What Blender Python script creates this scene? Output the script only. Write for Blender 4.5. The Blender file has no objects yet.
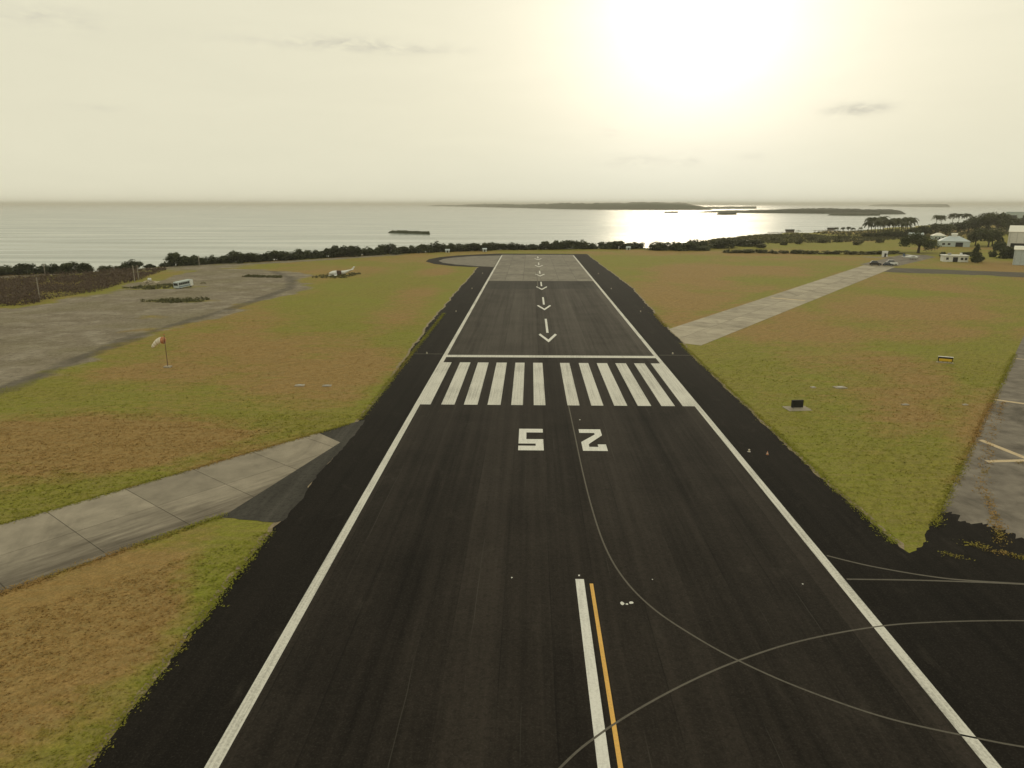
import bpy, bmesh, math, random
import numpy as np
from mathutils import Vector, Matrix
R = math.radians
scn = bpy.context.scene
C = scn.collection

# ------------------------------------------------------------------ camera
cam_d = bpy.data.cameras.new('camera'); cam = bpy.data.objects.new('camera', cam_d); C.objects.link(cam)
cam_d.sensor_width = 36.0; cam_d.lens = 25.0; cam_d.clip_start = 0.5; cam_d.clip_end = 90000
cam.location = (0, 0, 30); cam.rotation_euler = (R(90 - 14.207), 0, R(1.484))
scn.camera = cam

# ------------------------------------------------------------------ sky + sun
SUN_AZ, SUN_EL = 12.1, 13.4          # degrees to the right of +Y, above the horizon
world = bpy.data.worlds.new('World'); scn.world = world; world.use_nodes = True
SKY_STRENGTH = 0.12
sun_d = bpy.data.lights.new('sun', 'SUN'); sun_d.energy = 0.6; sun_d.angle = R(12); sun_d.color = (1.0, 0.86, 0.62)
sun = bpy.data.objects.new('sun', sun_d); C.objects.link(sun)
sdir = Vector((math.sin(R(SUN_AZ)) * math.cos(R(SUN_EL)), math.cos(R(SUN_AZ)) * math.cos(R(SUN_EL)), math.sin(R(SUN_EL))))
sun.rotation_euler = sdir.to_track_quat('Z', 'Y').to_euler(); sun.location = (60, 280, 120)
scn.view_settings.view_transform = 'Standard'; scn.view_settings.look = 'None'
scn.view_settings.exposure = 0.0; scn.view_settings.gamma = 1.0; scn.view_settings.use_curve_mapping = False


class NT:
    """tiny node-tree helper"""
    def __init__(s, nt): s.nt = nt; nt.nodes.clear()
    def n(s, t, ins=None, **props):
        nd = s.nt.nodes.new(t)
        for k, v in props.items(): setattr(nd, k, v)
        for k, v in (ins or {}).items():
            sock = nd.inputs[k]
            if isinstance(v, bpy.types.NodeSocket): s.nt.links.new(v, sock)
            else: sock.default_value = v
        return nd
    def m(s, op, a, b=0.0, c=None, clamp=False):
        d = {0: a, 1: b}
        if c is not None: d[2] = c
        return s.n('ShaderNodeMath', d, operation=op, use_clamp=clamp).outputs[0]
    def mix(s, fac, a, b, blend='MIX'):
        nd = s.n('ShaderNodeMix', data_type='RGBA', blend_type=blend)
        for i, v in ((0, fac), (6, a), (7, b)):
            if isinstance(v, bpy.types.NodeSocket): s.nt.links.new(v, nd.inputs[i])
            else: nd.inputs[i].default_value = v if i == 0 or len(v) == 4 else (*v, 1)
        return nd.outputs[2]
    def ramp(s, x, lo, hi, a=0.0, b=1.0):
        return s.n('ShaderNodeMapRange', {0: x, 1: lo, 2: hi, 3: a, 4: b}, clamp=True).outputs[0]
    def noise(s, vec, scale, detail=4, rough=0.55, dist=0.0):
        return s.n('ShaderNodeTexNoise', {'Vector': vec, 'Scale': scale, 'Detail': detail, 'Roughness': rough, 'Distortion': dist}).outputs[0]
    def scale(s, vec, v):
        return s.n('ShaderNodeVectorMath', {0: vec, 1: v}, operation='MULTIPLY').outputs[0]


def build_world():
    t = NT(world.node_tree)
    sky = t.n('ShaderNodeTexSky', sky_type='NISHITA', sun_disc=False, sun_elevation=R(SUN_EL), sun_rotation=R(SUN_AZ),
              altitude=0, air_density=1.0, dust_density=10.0, ozone_density=1.0)
    g = t.n('ShaderNodeNewGeometry')
    dirv = t.n('ShaderNodeVectorMath', {0: t.n('ShaderNodeTexCoord').outputs['Generated']}, operation='NORMALIZE').outputs[0]
    sep = t.n('ShaderNodeSeparateXYZ', {0: dirv})
    az = t.m('MULTIPLY', t.m('ARCTAN2', sep.outputs[0], sep.outputs[1]), 57.2958)
    el = t.m('MULTIPLY', t.m('ARCSINE', sep.outputs[2]), 57.2958)
    # thick sea haze veils the whole sky evenly; the aureole round the sun comes from the same haze
    col = t.mix(0.975, sky.outputs[0], (6.6, 6.33, 4.8))
    dot = t.n('ShaderNodeVectorMath', {0: dirv, 1: tuple(sdir)}, operation='DOT_PRODUCT').outputs[1]
    ang = t.m('MULTIPLY', t.m('ARCCOSINE', t.m('MINIMUM', dot, 1.0)), 57.2958)
    au = t.m('ADD', t.m('MULTIPLY', t.m('POWER', 2.718, t.m('MULTIPLY', ang, -1 / 5.2)), 8.2),
             t.m('MULTIPLY', t.m('POWER', 2.718, t.m('MULTIPLY', ang, -1 / 20.0)), .45))
    aur = t.n('ShaderNodeVectorMath', {0: (0.86, 0.91, 1.0)}, operation='SCALE'); t.nt.links.new(au, aur.inputs['Scale'])
    col = t.n('ShaderNodeVectorMath', {0: col, 1: aur.outputs[0]}, operation='ADD').outputs[0]
    # uneven veil: faint layered streaks all over the sky
    lay = t.noise(t.n('ShaderNodeCombineXYZ', {0: t.m('MULTIPLY', az, .25), 1: t.m('MULTIPLY', el, 1.1), 2: 3.0}).outputs[0], .35, 6, .6, .5)
    sc_ = t.n('ShaderNodeVectorMath', {0: col}, operation='SCALE'); t.nt.links.new(t.ramp(lay, .3, .7, .984, 1.016), sc_.inputs['Scale']); col = sc_.outputs[0]
    # thin grey shreds of cloud
    cv = t.n('ShaderNodeCombineXYZ', {0: az, 1: t.m('MULTIPLY', el, 3.0), 2: 0.0}).outputs[0]
    wisp = t.noise(cv, 0.55, 6, 0.62, 0.4)
    wig = t.m('MULTIPLY', t.m('SUBTRACT', t.noise(cv, 0.22, 3), 0.5), 1.3)
    tot = None
    for a, e, wa, we, k in ((-17.5, 11.0, 5.5, .34, .55), (-12.9, 11.15, 3.2, .42, .9), (-8.3, 10.9, 3.2, .32, .7), (23.2, 6.3, 1.9, .42, 1.2),
                            (-32.5, 11.3, 3.2, .7, .7), (-30.3, 6.2, 1.5, .2, .5), (6.9, 3.2, 1.6, .5, .35), (9.2, 3.1, 1.4, .45, .3), (12, 3.2, 1.0, .5, .45),
                            (16.3, 3.4, 1.0, .3, .25), (5.9, 5.3, .7, .25, .35)):
        dx = t.m('DIVIDE', t.m('SUBTRACT', az, a), wa); dy = t.m('DIVIDE', t.m('SUBTRACT', t.m('ADD', el, t.m('MULTIPLY', wig, .35)), e), we)
        q = t.m('ADD', t.m('MULTIPLY', dx, dx), t.m('MULTIPLY', dy, dy))
        b = t.m('MULTIPLY', t.m('POWER', 2.718, t.m('MULTIPLY', q, -1.0)), k)
        tot = b if tot is None else t.m('ADD', tot, b)
    cl = t.m('MULTIPLY', tot, t.ramp(wisp, 0.36, 0.66), clamp=True)
    col = t.mix(t.m('MULTIPLY', cl, 0.75), col, (5.0, 4.75, 3.9))
    bg = t.n('ShaderNodeBackground', {'Color': col, 'Strength': SKY_STRENGTH})
    t.n('ShaderNodeOutputWorld', {'Surface': bg.outputs[0]})
build_world()

# ------------------------------------------------------------------ helpers
def tag(o, label=None, cat=None, group=None, kind=None):
    for k, v in (('label', label), ('category', cat), ('group', group), ('kind', kind)):
        if v: o[k] = v
    return o
def empty(name, loc, rz=0.0, label=None, cat=None, group=None):
    o = bpy.data.objects.new(name, None); C.objects.link(o); o.location = loc; o.rotation_euler = (0, 0, rz); o.empty_display_size = .3
    return tag(o, label, cat, group)
def link(name, me, parent=None, loc=(0, 0, 0)):
    o = bpy.data.objects.new(name, me); C.objects.link(o); o.parent = parent; o.location = loc
    return o
def copy_tree(o, parent=None):
    c = o.copy(); C.objects.link(c); c.parent = parent
    for ch in list(o.children): copy_tree(ch, c)
    return c

class MB:
    def __init__(s): s.v = []; s.f = []
    def add(s, vs, fs):
        b = len(s.v); s.v += [tuple(p) for p in vs]; s.f += [tuple(b + i for i in f) for f in fs]; return s
    def box(s, x0, x1, y0, y1, z0, z1, mat=None):
        vs = [(x, y, z) for z in (z0, z1) for y in (y0, y1) for x in (x0, x1)]
        if mat: vs = [mat @ Vector(p) for p in vs]
        return s.add(vs, [(0, 2, 3, 1), (4, 5, 7, 6), (0, 1, 5, 4), (2, 6, 7, 3), (0, 4, 6, 2), (1, 3, 7, 5)])
    def prism(s, pts, a, b, axis='y', inset=0.0):
        """2D outline pts extruded from a to b along axis"""
        n = len(pts)
        f = {'y': lambda p, t: (p[0], t, p[1]), 'x': lambda p, t: (t, p[0], p[1]), 'z': lambda p, t: (p[0], p[1], t)}[axis]
        s.add([f(p, a) for p in pts] + [f(p, b) for p in pts],
              [tuple(range(n))[::-1], tuple(range(n, 2 * n))] + [(i, (i + 1) % n, n + (i + 1) % n, n + i) for i in range(n)])
        return s
    def tube(s, pts, rad, n=8):
        pts = [Vector(p) for p in pts]; rings = []
        for i, p in enumerate(pts):
            d = (pts[min(i + 1, len(pts) - 1)] - pts[max(i - 1, 0)]).normalized()
            u = d.orthogonal().normalized(); w = d.cross(u); r = rad[i] if isinstance(rad, (list, tuple)) else rad
            rings.append([p + (u * math.cos(2 * math.pi * k / n) + w * math.sin(2 * math.pi * k / n)) * r for k in range(n)])
        # keep rings aligned
        for i in range(1, len(rings)):
            best = min(range(n), key=lambda o: (rings[i][o] - pts[i] - (rings[i - 1][0] - pts[i - 1])).length)
            rings[i] = rings[i][best:] + rings[i][:best]
        vs = [p for r in rings for p in r]; fs = []
        for i in range(len(rings) - 1):
            fs += [(i * n + k, i * n + (k + 1) % n, (i + 1) * n + (k + 1) % n, (i + 1) * n + k) for k in range(n)]
        fs += [tuple(range(n))[::-1], tuple(range(len(vs) - n, len(vs)))]
        return s.add(vs, fs)
    def build(s, name, mat, parent=None, loc=(0, 0, 0), smooth=False, bevel=0.0):
        me = bpy.data.meshes.new(name); me.from_pydata(s.v, [], s.f)
        bm = bmesh.new(); bm.from_mesh(me); bmesh.ops.recalc_face_normals(bm, faces=bm.faces)
        if bevel: bmesh.ops.bevel(bm, geom=list(bm.edges), offset=bevel, segments=1, affect='EDGES', clamp_overlap=True)
        bm.to_mesh(me); bm.free()
        me.materials.append(mat)
        if smooth: me.shade_smooth()
        return link(name, me, parent, loc)

def sheet(name, pts, z, mat, parent=None):
    """flat polygon lying at height z"""
    me = bpy.data.meshes.new(name); bm = bmesh.new()
    f = bm.faces.new([bm.verts.new((p[0], p[1], z)) for p in pts])
    f.normal_update(); bmesh.ops.triangulate(bm, faces=[f], ngon_method='EAR_CLIP')
    for fc in bm.faces:
        if fc.normal.z < 0: fc.normal_flip()
    bm.normal_update(); bm.to_mesh(me); bm.free(); me.materials.append(mat)
    for p in me.polygons:
        if p.normal.z < 0: p.flip()
    return link(name, me, parent)
def ribbon(name, pts, w, z, mat, parent=None, sub=6):
    """smooth painted line of width w through pts"""
    P = [Vector((*p, 0)) for p in pts]; Q = []
    for i in range(len(P) - 1):
        p0, p1, p2, p3 = P[max(i - 1, 0)], P[i], P[i + 1], P[min(i + 2, len(P) - 1)]
        for k in range(sub):
            t = k / sub
            Q.append(0.5 * ((2 * p1) + (p2 - p0) * t + (2 * p0 - 5 * p1 + 4 * p2 - p3) * t * t + (3 * p1 - p0 - 3 * p2 + p3) * t ** 3))
    Q.append(P[-1]); vs = []
    for i, q in enumerate(Q):
        d = (Q[min(i + 1, len(Q) - 1)] - Q[max(i - 1, 0)]).normalized(); nrm = Vector((-d.y, d.x, 0)) * w / 2
        vs += [(q.x + nrm.x, q.y + nrm.y, z), (q.x - nrm.x, q.y - nrm.y, z)]
    me = bpy.data.meshes.new(name); me.from_pydata(vs, [], [(2 * i + 1, 2 * i + 3, 2 * i + 2, 2 * i) for i in range(len(Q) - 1)])
    me.materials.append(mat)
    return link(name, me, parent)
def ragged(a, b, step, amp, seed):
    """points from a to b with a wandering edge"""
    rnd = random.Random(seed); a = Vector(a); b = Vector(b); n = max(2, int((b - a).length / step)); d = (b - a).normalized(); nn = Vector((-d.y, d.x)); w = 0; out = []
    for i in range(n + 1):
        w = w * .72 + rnd.uniform(-amp, amp) * .6
        p = a.lerp(b, i / n) + nn * (w if 0 < i < n else 0); out.append((p.x, p.y))
    return out

# numpy noise -----------------------------------------------------------
def vnoise(x, y, seed=0):
    def h(i, j): 
        v = np.sin(i * 127.1 + j * 311.7 + seed * 74.7) * 43758.5453; return v - np.floor(v)
    xi = np.floor(x); yi = np.floor(y); u = x - xi; v = y - yi; u = u * u * (3 - 2 * u); v = v * v * (3 - 2 * v)
    return (h(xi, yi) * (1 - u) + h(xi + 1, yi) * u) * (1 - v) + (h(xi, yi + 1) * (1 - u) + h(xi + 1, yi + 1) * u) * v
def fbm(x, y, s, seed=0, o=4):
    t = 0; a = .5; n = 0
    for k in range(o): t = t + a * vnoise(x / s * 2 ** k, y / s * 2 ** k, seed + k); n += a; a *= .5
    return t / n
def sstep(x, a, b):
    t = np.clip((x - a) / (b - a), 0, 1); return t * t * (3 - 2 * t)
def segdist(x, y, poly, closed=False):
    d = np.full(np.shape(x), 1e9); n = len(poly)
    for i in range(n if closed else n - 1):
        (ax, ay), (bx, by) = poly[i], poly[(i + 1) % n]
        L2 = (bx - ax) ** 2 + (by - ay) ** 2; t = np.clip(((x - ax) * (bx - ax) + (y - ay) * (by - ay)) / L2, 0, 1)
        d = np.minimum(d, np.hypot(x - ax - t * (bx - ax), y - ay - t * (by - ay)))
    return d
def inside(x, y, poly):
    r = np.zeros(np.shape(x), bool); n = len(poly)
    for i in range(n):
        (ax, ay), (bx, by) = poly[i], poly[(i + 1) % n]
        if ay == by: continue
        c = ((ay > y) != (by > y)) & (x < (bx - ax) * (y - ay) / (by - ay) + ax); r ^= c
    return r
def sdp(x, y, poly):
    d = segdist(x, y, poly, True); return np.where(inside(x, y, poly), d, -d)

# ------------------------------------------------------------------ materials
def mat(name):
    m = bpy.data.materials.new(name); m.use_nodes = True; return m, NT(m.node_tree)
def finish(t, color, rough=.8, bump=None, bs=.3, bd=.1, spec=.3, metal=0.0, **kw):
    ins = {'Base Color': color if isinstance(color, bpy.types.NodeSocket) else (*color, 1), 'Roughness': rough, 'Specular IOR Level': spec, 'Metallic': metal}
    if bump is not None: ins['Normal'] = t.n('ShaderNodeBump', {'Height': bump, 'Strength': bs, 'Distance': bd}).outputs[0]
    ins.update(kw)
    p = t.n('ShaderNodeBsdfPrincipled', ins); t.n('ShaderNodeOutputMaterial', {'Surface': p.outputs[0]}); return p
def pos(t): return t.n('ShaderNodeNewGeometry').outputs['Position']
def plain(name, col, rough=.6, var=.12, spec=.4, metal=0.0):
    m, t = mat(name); o = t.n('ShaderNodeTexCoord').outputs['Object']
    n = t.noise(o, 2.3, 5, .6); f = t.ramp(n, .3, .7, 1 - var, 1 + var)
    c = t.n('ShaderNodeVectorMath', {0: col}, operation='SCALE'); t.nt.links.new(f, c.inputs['Scale'])
    finish(t, c.outputs[0], rough, n, .15, .02, spec, metal); return m

GREEN_A, GREEN_B = (0.192, 0.188, 0.030), (0.325, 0.30, 0.056)
DRY_A, DRY_B = (0.285, 0.178, 0.06), (0.42, 0.275, 0.11)
def grass_color(t, vec, dry):
    n1 = t.noise(vec, .9, 5, .65); n2 = t.noise(t.scale(vec, (.35, .9, 1)), .35, 4, .6); n3 = t.noise(vec, .05, 3)
    g = t.mix(t.ramp(n1, .3, .7), GREEN_A, GREEN_B); g = t.mix(t.ramp(n3, .4, .65, 0, .6), g, (0.245, 0.275, 0.036))
    d = t.mix(t.ramp(n1, .3, .72), DRY_A, DRY_B)
    f = t.m('ADD', dry, t.m('MULTIPLY', t.m('SUBTRACT', n2, .5), 1.5))
    f = t.m('ADD', f, t.m('MULTIPLY', t.m('SUBTRACT', n1, .5), .9))
    return t.mix(t.ramp(f, .15, .85), g, d), n1, n2
def make_ground_mat():
    m, t = mat('airfield_grass'); p = pos(t); trk = t.n('ShaderNodeAttribute', attribute_name='track').outputs['Fac']
    dry = t.n('ShaderNodeAttribute', attribute_name='dry').outputs['Fac']; bare = t.n('ShaderNodeAttribute', attribute_name='bare').outputs['Fac']
    col, n1, n2 = grass_color(t, p, dry)
    fine = t.noise(p, 4.5, 4, .7)
    rot = t.n('ShaderNodeVectorRotate', {'Vector': p, 'Angle': R(37)}, rotation_type='Z_AXIS').outputs[0]
    mow = t.noise(t.scale(rot, (1.9, .16, 1)), 1.0, 4, .6); mow2 = t.noise(t.scale(p, (.18, 1.3, 1)), 1.0, 4, .6)
    col = t.mix(t.ramp(mow, .42, .66, 0, .38), col, t.mix(.6, col, (.06, .05, .02))); col = t.mix(t.ramp(mow2, .42, .62, 0, .6), col, t.mix(.6, col, (.30, .23, .10)))
    col = t.mix(t.ramp(fine, .38, .66, 0, .7), col, t.mix(.55, col, (.03, .03, .012)))
    col = t.mix(t.ramp(t.noise(p, 1.7, 6, .75), .5, .7, 0, .5), col, t.mix(.5, col, (.36, .30, .12))); col = t.mix(t.ramp(t.noise(p, 11.0, 3, .7), .5, .7, 0, .3), col, t.mix(.6, col, (.02, .022, .008)))
    nb = t.noise(p, .16, 6, .62); nb2 = t.noise(t.scale(p, (.6, 1, 1)), .10, 6, .66)
    soil = t.mix(t.ramp(nb2, .35, .65), (0.15, 0.125, 0.092), (0.25, 0.215, 0.168)); soil = t.mix(t.ramp(nb, .48, .66), soil, (0.34, 0.305, 0.25))
    f = t.m('ADD', bare, t.m('MULTIPLY', t.m('SUBTRACT', n2, .5), .8)); f = t.m('ADD', f, t.m('MULTIPLY', t.m('SUBTRACT', nb, .5), .9))
    n5 = t.noise(p, .5, 5, .65); soil = t.mix(t.ramp(n5, .35, .7, 0, .5), soil, (.115, .1, .075)); soil = t.mix(t.ramp(t.noise(p, .045, 4, .6), .45, .62, 0, .5), soil, (.15, .135, .07))
    soil = t.mix(t.ramp(t.noise(p, 1.3, 6, .78), .42, .66, 0, .55), soil, (.34, .29, .215)); soil = t.mix(t.ramp(t.noise(p, .8, 6, .75, .5), .52, .68, 0, .6), soil, (.10, .088, .055))
    col = t.mix(t.ramp(f, .34, .66), col, soil)
    ft = t.m('ADD', trk, t.m('MULTIPLY', t.m('SUBTRACT', n5, .5), .9)); col = t.mix(t.ramp(ft, .40, .95, 0, .6), col, t.mix(t.ramp(nb, .35, .65), (.055, .05, .044), (.11, .1, .088)))
    h = t.m('ADD', t.m('MULTIPLY', n1, .6), t.m('MULTIPLY', fine, .5))
    finish(t, col, .95, h, .7, .2, .05); return m
def make_blade_mat():
    m, t = mat('grass_blades'); p = pos(t)
    dry = t.n('ShaderNodeAttribute', attribute_name='dry').outputs['Fac']
    col, n1, n2 = grass_color(t, p, dry)
    pr = t.n('ShaderNodeBsdfPrincipled', {'Base Color': col, 'Roughness': .9, 'Specular IOR Level': .05}); tr = t.n('ShaderNodeBsdfTranslucent', {'Color': col})
    mx = t.n('ShaderNodeMixShader', {0: .3, 1: pr.outputs[0], 2: tr.outputs[0]}); t.n('ShaderNodeOutputMaterial', {'Surface': mx.outputs[0]}); return m
def asphalt(name, dark, light, lanes=True, rough=.62, tint=(.6, .5)):
    m, t = mat(name); p = pos(t); sx = t.n('ShaderNodeSeparateXYZ', {0: p}).outputs[0]
    lane = t.n('ShaderNodeTexWhiteNoise', {'W': t.m('FLOOR', t.m('DIVIDE', t.m('ADD', sx, 201.0), 3.62))}, noise_dimensions='1D').outputs[0]
    frac = t.m('FRACT', t.m('DIVIDE', t.m('ADD', sx, 201.0), 3.62))
    seam = t.m('ABSOLUTE', t.m('SUBTRACT', frac, .5))                      # .5 at a lane seam
    st = t.noise(t.scale(p, (1.3, .018, 1)), 1.0, 5, .62); st2 = t.noise(t.scale(p, (.28, .012, 1)), 1.0, 3)
    gr = t.noise(p, 7.0, 4, .75); bl = t.noise(p, .13, 5, .6)
    f = t.m('ADD', t.m('MULTIPLY', st, .55), t.m('MULTIPLY', bl, .35)); f = t.m('ADD', f, t.m('MULTIPLY', st2, .45))
    if lanes:
        sy = t.n('ShaderNodeSeparateXYZ', {0: p}).outputs[1]
        blk = t.n('ShaderNodeTexWhiteNoise', {'Vector': t.n('ShaderNodeCombineXYZ', {0: t.m('FLOOR', t.m('DIVIDE', t.m('ADD', sx, 201.0), 7.24)), 1: t.m('FLOOR', t.m('DIVIDE', t.m('ADD', sy, t.m('MULTIPLY', lane, 40)), 46)), 2: 0.0}).outputs[0]}, noise_dimensions='2D').outputs[0]
        f = t.m('ADD', f, t.m('ADD', t.m('MULTIPLY', lane, .17), t.m('MULTIPLY', t.m('SUBTRACT', blk, .5), .09)))
    c = t.mix(t.ramp(f, .52, .98), dark, light)
    c = t.mix(t.ramp(gr, .5, .75, 0, .5), c, t.mix(.3, c, (.16, .145, .125)))
    g2 = t.noise(p, 2.2, 6, .8); c = t.mix(t.ramp(g2, .52, .36, 0, .6), c, t.mix(.7, c, (.002, .0018, .0015)))
    c = t.mix(t.ramp(t.noise(t.scale(p, (1, .5, 1)), .35, 6, .72, .6), .58, .72, 0, .4), c, t.mix(.35, c, (.1, .088, .072)))
    if lanes:
        sw = t.m('MULTIPLY', t.ramp(seam, .484, .497), t.ramp(t.noise(t.scale(p, (1, .08, 1)), 1.0, 4), .42, .6))
        c = t.mix(t.m('MULTIPLY', sw, .8), c, t.mix(.75, c, (.002, .002, .002)))
        pl = t.m('MULTIPLY', t.ramp(t.m('ABSOLUTE', t.m('SUBTRACT', frac, t.m('ADD', .3, t.m('MULTIPLY', t.noise(t.scale(p, (0, .05, 0)), 1.0, 3), .2)))), .012, .004), t.ramp(t.noise(t.scale(p, (.3, .05, 1)), 1.0, 3), .52, .62)); c = t.mix(t.m('MULTIPLY', pl, .35), c, (.09, .083, .07))
    rg = t.ramp(f, .4, 1.0, min(1, rough + .36), rough + .24)
    finish(t, c, rg, gr, .5, .03, .11); return m
def make_paint(name, col, wear=.5, sc=(2.2, .25, 1)):
    m, t = mat(name); p = pos(t)
    st = t.noise(t.scale(p, sc), 1.3, 6, .7); sp = t.noise(p, 5.5, 4, .7); big = t.noise(p, .12, 3)
    f = t.m('ADD', t.m('MULTIPLY', st, .6), t.m('MULTIPLY', sp, .4)); f = t.m('ADD', f, t.m('MULTIPLY', t.m('SUBTRACT', big, .5), .3))
    c = t.mix(t.ramp(f, .47, .75, 0, wear), col, (.05, .047, .04))
    c = t.mix(t.ramp(sp, .3, .7, 0, .25), c, t.mix(.5, c, (.2, .17, .11)))
    finish(t, c, .9, sp, .1, .01, .12); return m
def make_concrete(name, a, b, stain=(.05, .045, .04), k=.7, grime=None):
    m, t = mat(name); p = pos(t); oi = t.n('ShaderNodeObjectInfo').outputs['Random']
    n = t.noise(p, .35, 6, .62); fine = t.noise(p, 5, 5, .7); big = t.noise(t.scale(p, (1, .5, 1)), .11, 5, .65, 1.2)
    c = t.mix(t.ramp(n, .3, .7), a, b); v = t.ramp(oi, 0, 1, .85, 1.12)
    s = t.n('ShaderNodeVectorMath', {0: c}, operation='SCALE'); t.nt.links.new(v, s.inputs['Scale'])
    c = t.mix(t.ramp(big, .52, .72, 0, k), s.outputs[0], stain); c = t.mix(t.ramp(fine, .55, .75, 0, .3), c, stain)
    if grime:                                     # rubber and mud dragged along one side of the pavement
        (ox, oy), (gx, gy), w = grime
        q = t.n('ShaderNodeVectorMath', {0: t.n('ShaderNodeVectorMath', {0: p, 1: (ox, oy, 0)}, operation='SUBTRACT').outputs[0], 1: (gx / w, gy / w, 0)}, operation='DOT_PRODUCT').outputs[1]
        rr = t.n('ShaderNodeVectorRotate', {'Vector': p, 'Angle': -math.atan2(gy, gx)}, rotation_type='Z_AXIS').outputs[0]
        sm = t.noise(t.scale(rr, (1.1, .12, 1)), 1.0, 5, .65); f = t.m('ADD', q, t.m('MULTIPLY', t.m('SUBTRACT', sm, .5), 1.2)); c = t.mix(t.ramp(f, .62, 1.0, 0, .75), c, (.075, .062, .05))
    finish(t, c, .95, fine, .25, .02, .1); return m
def make_leaf(name, a, b, trans=.25):
    m, t = mat(name); p = pos(t); oi = t.n('ShaderNodeObjectInfo').outputs['Random']
    n = t.noise(p, .8, 4, .6); c = t.mix(t.ramp(n, .32, .68), a, b)
    v = t.ramp(oi, 0, 1, .75, 1.25); s = t.n('ShaderNodeVectorMath', {0: c}, operation='SCALE'); t.nt.links.new(v, s.inputs['Scale'])
    pr = t.n('ShaderNodeBsdfPrincipled', {'Base Color': s.outputs[0], 'Roughness': .65, 'Specular IOR Level': .25})
    tr = t.n('ShaderNodeBsdfTranslucent', {'Color': s.outputs[0]})
    mx = t.n('ShaderNodeMixShader', {0: trans, 1: pr.outputs[0], 2: tr.outputs[0]}); t.n('ShaderNodeOutputMaterial', {'Surface': mx.outputs[0]}); return m
def make_sea():
    m, t = mat('sea_water'); p = pos(t)
    w1 = t.noise(t.scale(p, (.5, 1, 1)), .35, 4, .6); w2 = t.noise(t.scale(p, (.35, 1, 1)), .06, 4, .6); w3 = t.noise(t.scale(p, (.3, 1, 1)), .007, 5, .6)
    h = t.m('ADD', t.m('MULTIPLY', w1, .5), t.m('ADD', t.m('MULTIPLY', w2, 1.6), t.m('MULTIPLY', w3, 5.0)))
    w4 = t.noise(t.scale(p, (.12, 1, 1)), .03, 5, .65)
    c = t.mix(t.ramp(w3, .35, .65), (.12, .16, .135), (.17, .21, .18)); c = t.mix(t.ramp(w4, .4, .7, 0, .5), c, (.10, .13, .11)); c = t.mix(t.ramp(w2, .5, .75, 0, .35), c, (.25, .28, .245))
    finish(t, c, t.ramp(w4, .35, .65, .13, .24), h, 1.0, .065, .5); return m

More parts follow.
